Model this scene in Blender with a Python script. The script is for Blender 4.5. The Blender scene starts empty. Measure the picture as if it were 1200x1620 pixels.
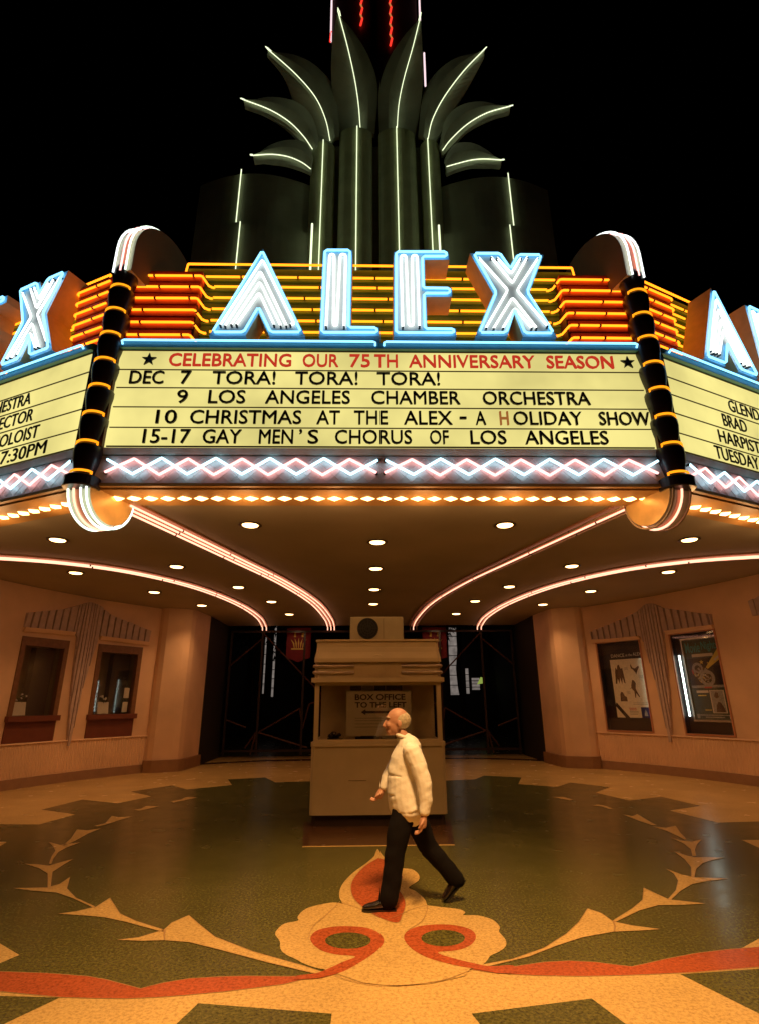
import bpy, bmesh, math, random
from mathutils import Vector, Matrix, noise
random.seed(7)
R = math.radians
C = bpy.context.scene.collection
S = bpy.context.scene

# ------------------------------------------------------------------ camera
F, CAM = 866.5, Vector((-.1617, 0, 1.75))
yaw, pitch, roll = R(1.2774), R(19.12), R(-.374)
fw = Vector((math.sin(yaw)*math.cos(pitch), math.cos(yaw)*math.cos(pitch), math.sin(pitch)))
r0 = Vector((math.cos(yaw), -math.sin(yaw), 0)); u0 = r0.cross(fw)
RT = r0*math.cos(roll) + u0*math.sin(roll); UP = u0*math.cos(roll) - r0*math.sin(roll)
cd = bpy.data.cameras.new('camera'); cam = bpy.data.objects.new('camera', cd); C.objects.link(cam)
cd.sensor_fit = 'VERTICAL'; cd.sensor_height = 24; cd.lens = F/1620*24
cd.clip_start = .05; cd.clip_end = 500
M = Matrix((RT, UP, -fw)).transposed().to_4x4(); M.translation = CAM
cam.matrix_world = M
S.camera = cam

# ------------------------------------------------------------------ night sky, exposure
w = bpy.data.worlds.new('World'); S.world = w; w.use_nodes = True
nt = w.node_tree; bg = nt.nodes['Background']
sky = nt.nodes.new('ShaderNodeTexSky'); sky.sky_type = 'NISHITA'; sky.sun_disc = False
sky.sun_elevation = R(-8); sky.sun_rotation = R(200)
nt.links.new(sky.outputs[0], bg.inputs[0]); bg.inputs[1].default_value = .05
S.view_settings.view_transform = 'Standard'; S.view_settings.look = 'None'
S.view_settings.exposure = 0; S.view_settings.gamma = 1
S.cycles.use_denoising = True
S.cycles.max_bounces = 5; S.cycles.diffuse_bounces = 3; S.cycles.glossy_bounces = 3
S.cycles.transparent_max_bounces = 8
S.cycles.sample_clamp_indirect = 4; S.cycles.sample_clamp_direct = 0
S.cycles.caustics_reflective = False; S.cycles.caustics_refractive = False

def spot(name, loc, target, power, size_deg, blend, radius, col):
    l = bpy.data.lights.new(name, 'SPOT'); l.energy = power; l.spot_size = R(size_deg); l.spot_blend = blend
    l.shadow_soft_size = radius; l.color = col
    o = bpy.data.objects.new(name, l); C.objects.link(o); o.location = loc
    o.rotation_euler = (Vector(target)-Vector(loc)).to_track_quat('-Z', 'Y').to_euler()
    return o
WARM = (1, .52, .21)
# assumed street lamp, out of view overhead, added to light the floor and man
spot('assumed_street_light', (.8, 1.0, 9.6), (.2, 4.5, 0), 7500, 48, 1, .8, (1, .52, .17))

# ------------------------------------------------------------------ helpers
def ray(px, py): return fw + RT*((px-600)/F) + UP*((810-py)/F)
def fl(px, py, z=0.):                       # where the sight line meets a level plane
    d = ray(px, py); return CAM + d*((z-CAM.z)/d.z)
def aty(px, py, Y):
    d = ray(px, py); return CAM + d*(Y/d.y)

def mat(name, col, rough=.6, metal=0., var=.12, vscale=6., bump=0., bscale=40., spec=.5, coat=0.):
    m = bpy.data.materials.new(name); m.use_nodes = True; n = m.node_tree.nodes; L = m.node_tree.links
    b = n['Principled BSDF']; b.inputs['Roughness'].default_value = rough; b.inputs['Metallic'].default_value = metal
    b.inputs['Specular IOR Level'].default_value = spec; b.inputs['Coat Weight'].default_value = coat
    tc = n.new('ShaderNodeTexCoord')
    nz = n.new('ShaderNodeTexNoise'); nz.inputs['Scale'].default_value = vscale; nz.inputs['Detail'].default_value = 5
    L.new(tc.outputs['Object'], nz.inputs['Vector'])
    mr = n.new('ShaderNodeMapRange'); mr.inputs[1].default_value = .25; mr.inputs[2].default_value = .75
    mr.inputs[3].default_value = 1-var; mr.inputs[4].default_value = 1+var
    L.new(nz.outputs[0], mr.inputs[0])
    mx = n.new('ShaderNodeMix'); mx.data_type = 'RGBA'; mx.blend_type = 'MULTIPLY'; mx.inputs[0].default_value = 1
    mx.inputs[6].default_value = (*col, 1); L.new(mr.outputs[0], mx.inputs[7]); L.new(mx.outputs[2], b.inputs['Base Color'])
    if bump:
        nb = n.new('ShaderNodeTexNoise'); nb.inputs['Scale'].default_value = bscale; nb.inputs['Detail'].default_value = 3
        L.new(tc.outputs['Object'], nb.inputs['Vector'])
        bp = n.new('ShaderNodeBump'); bp.inputs['Strength'].default_value = bump; bp.inputs['Distance'].default_value = .01
        L.new(nb.outputs[0], bp.inputs['Height']); L.new(bp.outputs[0], b.inputs['Normal'])
    return m
def emit(name, col, strength=1., var=0., vscale=1.5):
    m = bpy.data.materials.new(name); m.use_nodes = True; n = m.node_tree.nodes; L = m.node_tree.links
    n.remove(n['Principled BSDF']); e = n.new('ShaderNodeEmission')
    e.inputs[0].default_value = (*col, 1); e.inputs[1].default_value = strength
    if var:
        tc = n.new('ShaderNodeTexCoord'); nz = n.new('ShaderNodeTexNoise'); nz.inputs['Scale'].default_value = vscale
        nz.inputs['Detail'].default_value = 4
        L.new(tc.outputs['Object'], nz.inputs['Vector'])
        mr = n.new('ShaderNodeMapRange'); mr.inputs[1].default_value = .3; mr.inputs[2].default_value = .7
        mr.inputs[3].default_value = strength*(1-var); mr.inputs[4].default_value = strength*(1+var)
        L.new(nz.outputs[0], mr.inputs[0]); L.new(mr.outputs[0], e.inputs[1])
    L.new(e.outputs[0], n['Material Output'].inputs[0])
    return m
def terrazzo(name, col, dark, light, rough=.22):
    m = mat(name, col, rough, 0, .14, 1.1, 0, 40, .5); n = m.node_tree.nodes; L = m.node_tree.links
    b = n['Principled BSDF']; src = b.inputs['Base Color'].links[0].from_socket
    tc = n['Texture Coordinate']
    v = n.new('ShaderNodeTexNoise'); v.inputs['Scale'].default_value = 42; v.inputs['Detail'].default_value = 5; v.inputs['Roughness'].default_value = .75
    L.new(tc.outputs['Object'], v.inputs['Vector'])
    cr = n.new('ShaderNodeValToRGB'); e = cr.color_ramp.elements
    e[0].position = .36; e[0].color = (*dark, 1); e[1].position = .64; e[1].color = (*light, 1)
    k = e.new(.5); k.color = (1, 1, 1, 1)
    L.new(v.outputs[0], cr.inputs[0])
    mx = n.new('ShaderNodeMix'); mx.data_type = 'RGBA'; mx.blend_type = 'MULTIPLY'; mx.inputs[0].default_value = .8
    L.new(src, mx.inputs[6]); L.new(cr.outputs[0], mx.inputs[7]); L.new(mx.outputs[2], b.inputs['Base Color'])
    nz = n.new('ShaderNodeTexNoise'); nz.inputs['Scale'].default_value = 3; L.new(tc.outputs['Object'], nz.inputs['Vector'])
    mr = n.new('ShaderNodeMapRange'); mr.inputs[3].default_value = rough*.7; mr.inputs[4].default_value = rough*1.5
    L.new(nz.outputs[0], mr.inputs[0]); L.new(mr.outputs[0], b.inputs['Roughness'])
    return m
def glass(name, tint=(1, 1, 1), gloss=.12):
    m = bpy.data.materials.new(name); m.use_nodes = True; n = m.node_tree.nodes; L = m.node_tree.links
    n.remove(n['Principled BSDF'])
    t = n.new('ShaderNodeBsdfTransparent'); t.inputs[0].default_value = (*tint, 1)
    g = n.new('ShaderNodeBsdfGlossy'); g.inputs['Roughness'].default_value = .03
    x = n.new('ShaderNodeMixShader'); x.inputs[0].default_value = gloss
    L.new(t.outputs[0], x.inputs[1]); L.new(g.outputs[0], x.inputs[2]); L.new(x.outputs[0], n['Material Output'].inputs[0])
    return m

MT = dict(
    ceil=mat('ceiling_paint', (.43, .36, .26), .75, 0, .14, .6, .1, 60),
    ringpaint=mat('brown_trim_ring', (.10, .06, .03), .4),
    soffit=mat('bulb_lit_orange_soffit', (.55, .30, .10), .5, 0, .1, 3),  # orange of the neighbouring bulbs' light painted into the base colour
    body=mat('dark_brown_paint', (.03, .018, .01), .7),
    board=emit('backlit_cream_acrylic', (.92, .80, .27), .92, .26, .7),
    rail=mat('brass_letter_rail', (.10, .06, .02), .5),
    letter=mat('dark_sign_letter', (.028, .014, .008), .45),
    redletter=emit('red_translucent_letter', (.60, .040, .018), .9),
    rustletter=emit('orange_brown_translucent_letter', (.38, .13, .03), .9),
    trim=mat('grey_sign_trim', (.50, .54, .52), .4, .2, .2),
    fascia=mat('lilac_grey_metal', (.78, .70, .72), .38, .1, .12, 4),
    cyan=mat('cyan_enamel', (.07, .27, .32), .35, 0, .12),
    red=mat('red_enamel', (.70, .075, .03), .45, 0, .12, 8),
    groove=mat('dark_red_groove', (.06, .012, .008), .6),
    olive=mat('olive_green_enamel', (.12, .32, .12), .5, 0, .15, 5),
    orange=mat('orange_return_paint', (.74, .50, .24), .5, 0, .12, 7),
    bluepaint=mat('sky_blue_letter_paint', (.30, .58, .74), .4, 0, .08),
    face=mat('white_letter_face', (.66, .69, .68), .45, 0, .05),
    black=mat('black_purple_enamel', (.016, .010, .014), .33, 0, .25, 9, .05, 30),
    cream=mat('cream_enamel', (.62, .60, .45), .35, 0, .08),
    salmon=mat('salmon_enamel', (.50, .22, .12), .4, 0, .1),
    brass=mat('bronze_fin_side', (.75, .50, .20), .33, .3, .15, 5),
    fin=mat('brown_fin_side', (.17, .11, .06), .55, 0, .12, 3),
    leaf=mat('grey_green_tower_metal', (.32, .36, .26), .6, 0, .18, 2.5),
    flute=mat('green_fluted_metal', (.40, .46, .25), .5, 0, .2, 2.5),
    leafd=mat('dark_green_tower_metal', (.24, .27, .17), .6, 0, .2, 1.5),
    shaft=mat('dark_red_tower_metal', (.05, .01, .01), .6),
    wall=mat('peach_stucco', (.78, .52, .33), .85, 0, .16, .9, .25, 90),
    base=mat('tan_wall_base', (.30, .16, .08), .6, 0, .15, 5),
    drape=mat('mauve_plaster', (.54, .40, .36), .7, 0, .12, 9),
    wood=mat('brown_window_wood', (.20, .09, .04), .45, 0, .2, 12),
    maroon=mat('maroon_panel_paint', (.16, .042, .022), .5, 0, .1, 6),
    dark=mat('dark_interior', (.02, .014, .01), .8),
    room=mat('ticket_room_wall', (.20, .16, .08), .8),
    iron=mat('brown_black_iron', (.035, .018, .012), .5, .3),
    rust=mat('rusty_brown_iron', (.10, .04, .02), .5, .2),
    booth=mat('booth_cream_paint', (.56, .43, .26), .55, 0, .09, 3, .1, 60),
    boothd=mat('booth_dark_base', (.05, .025, .015), .5),
    boothin=mat('booth_interior', (.62, .46, .27), .7, 0, .15, 4),
    chrome=mat('booth_metal_bar', (.55, .42, .32), .3, .6),
    paper=mat('white_paper', (.62, .56, .44), .8, 0, .06),
    noticepaper=mat('tan_notice_paper', (.60, .49, .35), .8, 0, .06),
    ink=mat('brown_black_ink', (.05, .03, .02), .7),
    greyink=mat('grey_print', (.30, .25, .19), .8),
    plastic=mat('black_plastic', (.015, .013, .012), .35),
    grille=mat('grey_grille', (.05, .05, .045), .5, .4),
    ac=mat('beige_metal', (.40, .33, .20), .5, 0, .08),
    banner=mat('burgundy_cloth', (.20, .012, .018), .8, 0, .15),
    gold=mat('gold_print', (.75, .48, .08), .6),
    pane=glass('clear_glass', (1, 1, 1), .05),
    boothpane=glass('booth_glass', (.92, .92, .9), .10),
    strip=emit('lit_wall_glow', (.62, .52, .46), .28, .4, 3),  # lamp light on the far pale wall, given as a glow of its own
    posterblack=mat('poster_black', (.012, .011, .014), .4),
    navy=mat('poster_navy', (.03, .03, .10), .5),
    teal=mat('poster_teal', (.05, .33, .34), .5),
    yellow=mat('poster_yellow', (.70, .55, .10), .5),
    pink=mat('poster_red', (.50, .06, .05), .5),
    grey=mat('poster_grey', (.30, .29, .25), .5, 0, .3, 30),
    postercream=mat('poster_cream', (.72, .63, .46), .6, 0, .1, 20),
    posterdim=mat('poster_dark_green', (.05, .075, .06), .5, 0, .4, 30),
    sepia=mat('poster_brown', (.10, .055, .03), .6, 0, .4, 40),
    silver=mat('poster_case_trim', (.6, .58, .5), .25, .7),
    bark=mat('dark_bark', (.03, .02, .012), .9),
    frond=mat('dark_frond', (.03, .04, .014), .7),
    # tubes and lamps
    yel=emit('yellow_neon', (1, .25, .009), 3.0),
    ylo=emit('orange_neon', (1, .30, .008), 1.7),
    blu=emit('pale_blue_neon', (.22, .62, 1.0), 2.6),
    wht=emit('white_neon', (.93, 1, .96), 2.3),
    gwh=emit('green_white_neon', (.86, 1, .80), 2.2),
    pnk=emit('pink_neon', (1, .44, .40), 2.8),
    zbl=emit('ice_blue_neon', (.50, .88, 1.0), 3.2),
    ros=emit('rose_white_neon', (1, .43, .27), 2.5),
    tow=emit('tower_neon', (.90, 1, .62), 1.5),
    rdn=emit('red_neon', (1, .035, .02), 1.4),
    rgold=emit('red_gold_neon', (.75, .22, .06), .8),
    wrd=emit('red_white_neon', (1, .72, .76), 1.2),
    off=mat('unlit_glass_tube', (.45, .34, .24), .25),
    bulb=emit('bulb_glow', (1, .49, .16), 10),
    dlamp=emit('downlight_glow', (1, .55, .20), 9),
    tubelight=emit('poster_tube_light', (.85, 1, .88), 6),
    # floor
    t_green=terrazzo('olive_terrazzo', (.094, .092, .026), (.40, .40, .40), (1.9, 1.85, 1.7)),
    t_tan=terrazzo('tan_terrazzo', (.62, .43, .17), (.58, .52, .46), (1.22, 1.22, 1.22)),
    t_red=terrazzo('red_terrazzo', (.42, .095, .035), (.5, .46, .46), (1.4, 1.4, 1.4)),
    t_line=mat('zinc_divider', (.33, .19, .075), .5),
    t_maroon=terrazzo('maroon_terrazzo', (.085, .040, .018), (.6, .6, .6), (1.4, 1.4, 1.3)),
    # person
    skin=mat('skin', (.47, .25, .18), .5, 0, .1, 14),
    shirt=mat('white_shirt_cloth', (.82, .82, .80), .85, 0, .05, 20, .3, 25),
    trous=mat('black_trouser_cloth', (.007, .006, .007), .9, spec=.12),
    shoe=mat('black_shoe_leather', (.012, .008, .007), .2, 0, .1, 10, 0, 40, .6, .4),
    hair=mat('grey_white_hair', (.42, .36, .27), .8, 0, .25, 60),
    eye=mat('dark_eye', (.02, .012, .01), .25),
)

class MB:
    """collects polygons, then links them as one mesh object"""
    def __init__(s): s.v = []; s.f = []; s.m = []
    def add(s, vs, fs, m=0):
        k = len(s.v); s.v += [Vector(x) for x in vs]
        for f in fs: s.f.append([i+k for i in f]); s.m.append(m)
        return s
    def box(s, a, b, m=0):
        (x0, y0, z0), (x1, y1, z1) = a, b
        return s.add([(x0,y0,z0),(x1,y0,z0),(x1,y1,z0),(x0,y1,z0),(x0,y0,z1),(x1,y0,z1),(x1,y1,z1),(x0,y1,z1)],
                     [(3,2,1,0),(4,5,6,7),(0,1,5,4),(1,2,6,5),(2,3,7,6),(3,0,4,7)], m)
    def hexa(s, p, m=0):      # eight corners: four of the back, four of the front
        return s.add(p, [(0,1,2,3),(7,6,5,4),(0,4,5,1),(1,5,6,2),(2,6,7,3),(3,7,4,0)], m)
    def prism(s, lo, hi, m=0, m_side=None):
        n = len(lo); ms = m if m_side is None else m_side
        s.add(list(lo)+list(hi), [tuple(range(n))[::-1]], m)
        k = len(s.v)-2*n
        s.f.append([k+n+i for i in range(n)]); s.m.append(m)
        for i in range(n):
            j = (i+1) % n; s.f.append([k+i, k+j, k+n+j, k+n+i]); s.m.append(ms)
        return s
    def slab(s, poly, z0, z1, m=0): return s.prism([(x,y,z0) for x,y in poly], [(x,y,z1) for x,y in poly], m)
    def tube(s, pts, r, n=6, closed=False, m=0, rr=None, up=None):
        pts = [Vector(p) for p in pts]; N = len(pts); vs = []
        prev = None
        for i, p in enumerate(pts):
            if closed: t = (pts[(i+1) % N]-pts[i-1])
            else: t = pts[min(i+1, N-1)]-pts[max(i-1, 0)]
            t = t.normalized() if t.length > 1e-9 else Vector((0,0,1))
            if prev is None:
                a = Vector((0,0,1)) if abs(t.z) < .9 else Vector((0,1,0))
                x = t.cross(a).normalized()
            else:
                x = (prev - t*prev.dot(t)); x = x.normalized() if x.length > 1e-6 else t.orthogonal().normalized()
            prev = x; y = t.cross(x); q = r if rr is None else rr[i]
            # keep the bore at mitred corners
            for k in range(n):
                a = 2*math.pi*k/n; vs.append(p + x*(q*math.cos(a)) + y*(q*math.sin(a)))
        fs = []
        for i in range(N if closed else N-1):
            j = (i+1) % N
            for k in range(n):
                l = (k+1) % n; fs.append((i*n+k, i*n+l, j*n+l, j*n+k))
        if not closed:
            fs.append(tuple(range(n))[::-1]); fs.append(tuple((N-1)*n+k for k in range(n)))
        return s.add(vs, fs, m)
    def lathe(s, c, prof, n=24, m=0):      # prof: (radius, z), top or bottom first
        vs = []
        for r, z in prof:
            for k in range(n):
                a = 2*math.pi*k/n; vs.append((c[0]+r*math.cos(a), c[1]+r*math.sin(a), z))
        fs = []
        for i in range(len(prof)-1):
            for k in range(n):
                l = (k+1) % n; fs.append((i*n+k, i*n+l, (i+1)*n+l, (i+1)*n+k))
        fs.append(tuple(range(n))); fs.append(tuple((len(prof)-1)*n+k for k in range(n)))
        return s.add(vs, fs, m)
    def ball(s, c, rx, ry, rz, n=10, m=0, q=None):
        vs = []; fs = []; h = max(4, n//2)
        for i in range(h+1):
            t = math.pi*i/h
            for k in range(n):
                a = 2*math.pi*k/n
                d = Vector((rx*math.sin(t)*math.cos(a), ry*math.sin(t)*math.sin(a), rz*math.cos(t)))
                if q is not None: d = q @ d
                vs.append(Vector(c)+d)
        for i in range(h):
            for k in range(n):
                l = (k+1) % n; fs.append((i*n+k, (i+1)*n+k, (i+1)*n+l, i*n+l))
        return s.add(vs, fs, m)
    def bands(s, pts, r, n, m=1):
        P = [Vector(p) for p in pts]; tot = sum((b-a).length for a, b in zip(P, P[1:]))
        for k in range(n):
            t = tot*(k+.5+random.uniform(-.25,.25))/n
            for a, b in zip(P, P[1:]):
                l = (b-a).length
                if t <= l and l > .06:
                    c = a.lerp(b, min(.9, max(.1, t/l))); d = (b-a).normalized(); s.tube([c-d*.014, c+d*.014], r, 8, m=m); break
                t -= l
        return s
    def build(s, name, mats, parent=None, smooth=False, tri=False, bevel=0):
        me = bpy.data.meshes.new(name)
        if not isinstance(mats, (list, tuple)): mats = [mats]
        off = wl(parent) if parent else Vector((0,0,0))
        base = Vector((0,0,0))
        if not parent and s.v:
            xs = [v.x for v in s.v]; ys = [v.y for v in s.v]; zs = [v.z for v in s.v]
            base = Vector(((min(xs)+max(xs))/2, (min(ys)+max(ys))/2, min(zs)))
        me.from_pydata([v-off-base for v in s.v], [], s.f)
        for x in mats: me.materials.append(MT[x] if isinstance(x, str) else x)
        for i, p in enumerate(me.polygons): p.material_index = s.m[i]; p.use_smooth = smooth
        bm = bmesh.new(); bm.from_mesh(me)
        bmesh.ops.remove_doubles(bm, verts=bm.verts, dist=1e-5)
        bmesh.ops.recalc_face_normals(bm, faces=bm.faces)
        if bevel:
            es = [e for e in bm.edges if len(e.link_faces) == 2 and e.calc_face_angle(0) > .6]
            bmesh.ops.bevel(bm, geom=es, offset=bevel, segments=2, profile=.6, affect='EDGES')
        bm.to_mesh(me); bm.free()
        o = bpy.data.objects.new(name, me); C.objects.link(o)
        if parent: o.parent = parent
        else: o.location = base
        return o
def wl(o):
    v = Vector((0,0,0))
    while o: v += o.location; o = o.parent
    return v
def tag(o, label, cat, group=None):
    o['label'] = label; o['category'] = cat
    if group: o['group'] = group
    return o
def struct(o, kind='structure'): o['kind'] = kind; return o
def thing(name, label, cat, loc, group=None):
    o = bpy.data.objects.new(name, None); C.objects.link(o); o.location = loc; o.empty_display_size = .2
    return tag(o, label, cat, group)
def smooth_line(pts, n=6):
    P = [Vector(p) for p in pts]; out = []
    for i in range(len(P)-1):
        a = P[i-1] if i else P[0]*2-P[1]; b, c = P[i], P[i+1]; d = P[i+2] if i+2 < len(P) else P[-1]*2-P[-2]
        for k in range(n):
            t = k/n
            out.append(.5*((2*b)+(c-a)*t+(2*a-5*b+4*c-d)*t*t+(3*b-a-3*c+d)*t*t*t))
    out.append(P[-1]); return out
def text_geo(s, w=None, h=None, weight=.0, depth=.02, spacing=1.):
    """lettering as polygons in (x, y, depth); x from 0 to w, y from 0 to h"""
    cu = bpy.data.curves.new('t', 'FONT'); cu.body = s; cu.size = 1; cu.offset = weight; cu.extrude = .5
    cu.resolution_u = 3; cu.space_character = spacing
    o = bpy.data.objects.new('t', cu); C.objects.link(o)
    dg = bpy.context.evaluated_depsgraph_get(); me = bpy.data.meshes.new_from_object(o.evaluated_get(dg))
    vs = [v.co.copy() for v in me.vertices]; fs = [tuple(p.vertices) for p in me.polygons]
    bpy.data.objects.remove(o); bpy.data.curves.remove(cu); bpy.data.meshes.remove(me)
    x0 = min(v.x for v in vs); x1 = max(v.x for v in vs); y0 = min(v.y for v in vs); y1 = max(v.y for v in vs)
    sy = (h/(y1-y0)) if h else None
    sx = (w/(x1-x0)) if w else sy
    if sy is None: sy = sx
    return [Vector(((v.x-x0)*sx, (v.y-y0)*sy, (v.z+.5)*depth)) for v in vs], fs

# ------------------------------------------------------------------ ground: terrazzo forecourt
ZG = 0.
def G8(x, y): return fl(600+x/2, 1200+y/2)          # a tracing of the right half of the inlay
def G7(x, y): return fl(x/2, 1200+y/2)              # and of the left half
fb = MB()
fb.add([(-60,-40,0),(60,-40,0),(60,90,0),(-60,90,0)], [(0,1,2,3)], 0)
def inlay(pts, m, level=1, strip=True):
    z = .0008*level
    fb.add([(p.x, p.y, z) for p in pts], [tuple(range(len(pts)))], m)
    if strip and level >= 3 and m in (1, 2):          # metal divider strip round each inlay
        n = len(pts)
        for i in range(n):
            a, b = Vector((pts[i].x, pts[i].y, z+.0003)), Vector((pts[(i+1)%n].x, pts[(i+1)%n].y, z+.0003))
            if (b-a).length > 1.2 or (b-a).length < 1e-4: continue
            q = (b-a).normalized(); q = Vector((-q.y, q.x, 0))*.0035
            fb.add([a+q, b+q, b-q, a-q], [(0,1,2,3)], 3)
def sm(pts, n=4): return smooth_line([Vector((p.x, p.y, 0)) for p in pts], n)
GREEN, TAN, RED, LINE, MAR = 0, 1, 2, 3, 4
# broad tan apron along the kerb with dark lozenges
L_low = [(0,738),(100,748),(200,757),(300,760),(400,761),(500,757),(600,749),(700,740),(800,728),(900,715),(1000,690),(1060,668)]
R_low = [(290,669),(340,677),(400,683),(500,688),(650,690),(780,687),(900,682),(1000,677),(1200,661)]
left_low = [G7(*p) for p in L_low]; right_low = [G8(*p) for p in R_low]
farL = Vector((-6.2, left_low[0].y+.12, 0)); farR = Vector((6.2, right_low[-1].y+.10, 0))
apron = [farL]+left_low+right_low+[farR]
inlay([Vector((x,y,0)) for x,y in ((-9,5.0),(-7.5,4.6))] + apron + [Vector((x,y,0)) for x,y in ((7.5,4.8),(9,5.2),(9,.8),(-9,.8))], TAN, 1)
def loz(pts, m=GREEN, lv=2): inlay([Vector((x,y,0)) if not isinstance(x, Vector) else x for x,y in pts], m, lv)
a, b, c = G7(628,775), G7(1050,808), G7(560,840); d = G7(1049,850)
e, f2, g = G8(290,808), G8(670,760), G8(790,850)
inlay([a, b, Vector((b.x+.0, 2.6, 0)), Vector((c.x-.9, 2.6, 0)), c], GREEN, 2)
inlay([e, f2, g, Vector((g.x+.7, 2.6, 0)), Vector((e.x+.35, 2.6, 0))], GREEN, 2)
a, b = G7(0,752), G7(190,757)
inlay([farL-Vector((0,.06,0)), a, b, G7(15,840), Vector((-3.3,2.7,0)), Vector((-6.2,2.7,0))], GREEN, 2)
a, b, c = G8(950,683), G8(1200,666), G8(1200,808)
inlay([a, b, farR-Vector((0,.06,0)), Vector((6.2,2.9,0)), Vector((3.6,2.9,0)), c], GREEN, 2)
# tan triangles at the picture's sides
inlay([G7(0,585), G7(62,622), G7(0,648), Vector((-5.2, G7(0,640).y+.05, 0)), Vector((-5.2, G7(0,590).y+.4, 0))], TAN, 1)
inlay([G8(1145,600), G8(1200,570), Vector((5.2, G8(1200,570).y+.4, 0)), Vector((5.2, G8(1200,592).y, 0)), G8(1200,598)], TAN, 1)
inlay([G7(0,263), G7(22,265), G7(0,278), Vector((-7.4,8.6,0)), Vector((-7.4,9.2,0))], TAN, 1)
inlay([G8(1145,258), G8(1200,283), Vector((7.4,8.5,0)), Vector((7.4,9.4,0)), G8(1200,258)], TAN, 1)
# red ribbon
L_up = [(1045,655),(1020,680),(950,690),(860,690),(780,689),(700,691),(600,697),(520,710),(470,722),(445,729),(400,717),(340,701),(280,690),(150,680),(0,675)]
ribL = [G7(*p) for p in L_up] + [Vector((-6.2, farL.y+.42, 0)), farL-Vector((0,-.004,0))] + [G7(*p) for p in L_low]
inlay(ribL, RED, 3)
R_up = [(1200,597),(1100,605),(1000,617),(900,636),(840,650),(798,659),(760,655),(680,645),(600,641),(520,645),(450,655),(390,665),(320,657)]
ribR = [G8(*p) for p in R_low] + [farR-Vector((0,-.004,0)), Vector((6.2, farR.y+.5, 0))] + [G8(*p) for p in R_up]
inlay(ribR, RED, 3)
# thorn chains
TL = [[(1030,680),(960,657),(800,612),(680,565),(630,525),(598,497),(545,520),(520,543),(440,567),(372,575),(450,578),(520,576),(600,582),(700,607),(850,647),(1010,685)],
 [(518,543),(430,515),(380,492),(348,442),(305,470),(240,485),(185,492),(260,497),(330,503),(400,518),(518,550)],
 [(300,469),(240,442),(212,412),(222,376),(190,398),(150,409),(95,410),(42,411),(100,419),(180,425),(230,442),(300,474)],
 [(152,408),(152,365),(125,348),(80,334),(120,336),(155,340),(190,330),(232,319),(200,338),(166,360),(160,408)],
 [(156,334),(165,310),(176,293),(170,280),(155,265),(190,274),(255,266),(210,283),(185,297),(169,318),(162,335)],
 [(198,277),(225,255),(245,225),(275,228),(320,222),(280,238),(240,260),(205,276)],
 [(300,214),(335,205),(355,182),(375,186),(420,184),(380,195),(345,207),(310,216)],
 [(425,163),(450,158),(465,150),(505,152),(470,160),(440,166)], [(540,137),(575,130),(590,122),(625,124),(585,133),(550,140)]]
TR = [[(315,655),(420,636),(520,601),(590,556),(630,518),(657,476),(700,490),(738,517),(800,530),(885,541),(830,545),(740,549),(640,567),(560,593),(470,628),(330,662)],
 [(738,514),(800,475),(832,448),(835,410),(870,427),(915,447),(960,452),(1028,460),(960,464),(880,465),(820,482),(745,518)],
 [(912,446),(937,418),(944,388),(930,365),(905,350),(955,368),(1000,377),(1050,379),(1100,381),(1040,388),(988,398),(950,420),(920,448)],
 [(986,374),(985,345),(965,320),(930,294),(970,308),(1000,314),(1045,313),(1090,315),(1050,322),(1020,332),(1000,350),(995,375)],
 [(990,309),(984,288),(962,270),(920,251),(952,260),(985,264),(1018,257),(1003,272),(996,290),(1000,309)],
 [(965,257),(940,245),(908,230),(862,215),(905,220),(935,213),(950,236),(970,256)],
 [(860,211),(820,198),(770,178),(800,183),(815,177),(850,198),(875,212)], [(725,160),(700,152),(670,150),(690,146),(712,150),(740,161)], [(600,133),(570,127),(545,122),(580,122),(610,131)]]
for T, g in ((TL, G7), (TR, G8)):
    for t in T: inlay([g(*p) for p in t], TAN, 4)
for T, g in ((((522,543),(517,560),(520,577)), G7), (((736,516),(742,532),(739,550)), G8)):
    P = [g(*p) for p in T]; q = [p+Vector((.012,0,0)) for p in P]
    inlay(P+q[::-1], LINE, 6)
# flower emblem: tan cloud, flame, red drop, red scrolls with green eyes
cloudL = [(1045,672),(1000,664),(960,650),(935,636),(905,622),(888,604),(886,580),(872,560),(876,545),(900,524),(943,515),(942,503),(960,482),(990,469),(1050,457),(1085,461)]
cloudR = [(150,466),(200,472),(250,478),(270,488),(264,497),(310,498),(355,511),(379,533),(377,550),(397,574),(398,596),(375,614),(350,626),(335,646),(318,657),(285,668)]
flL = [(1085,461),(1074,440),(1076,415),(1090,390),(1120,360),(1155,335),(1182,312),(1188,298),(1193,288)]
flR = [(-4,288),(4,300),(20,316),(62,319),(78,330),(60,345),(62,349),(100,351),(123,368),(122,388),(92,409),(112,420),(140,444),(150,466)]
cloud = sm([G7(*p) for p in cloudL], 3)+sm([G7(*p) for p in flL], 3)+sm([G8(*p) for p in flR], 3)+sm([G8(*p) for p in cloudR], 3)
inlay(cloud+[G8(150,678), G7(1150,700)], TAN, 5, False)
inlay([G7(1045,672), G7(1150,640), G8(100,640), G8(285,668), G8(270,690), G8(160,715), G8(40,722), G7(1150,712), G7(1085,690)], TAN, 6, False)
def I(x, y): return fl(x, y)
drop = sm([I(598,1358), I(577,1371), I(561,1388), I(555,1404), I(561,1424), I(589,1447), I(626,1461), I(636,1448), I(641,1430), I(634,1413), I(624,1403), I(634,1392), I(636,1387), I(626,1380), I(612,1362)], 4)
inlay(drop, RED, 7)
def ell(c, rx, ry, g, n=28): return [g(c[0]+rx*math.cos(2*math.pi*k/n), c[1]+ry*math.sin(2*math.pi*k/n)) for k in range(n)]
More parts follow.
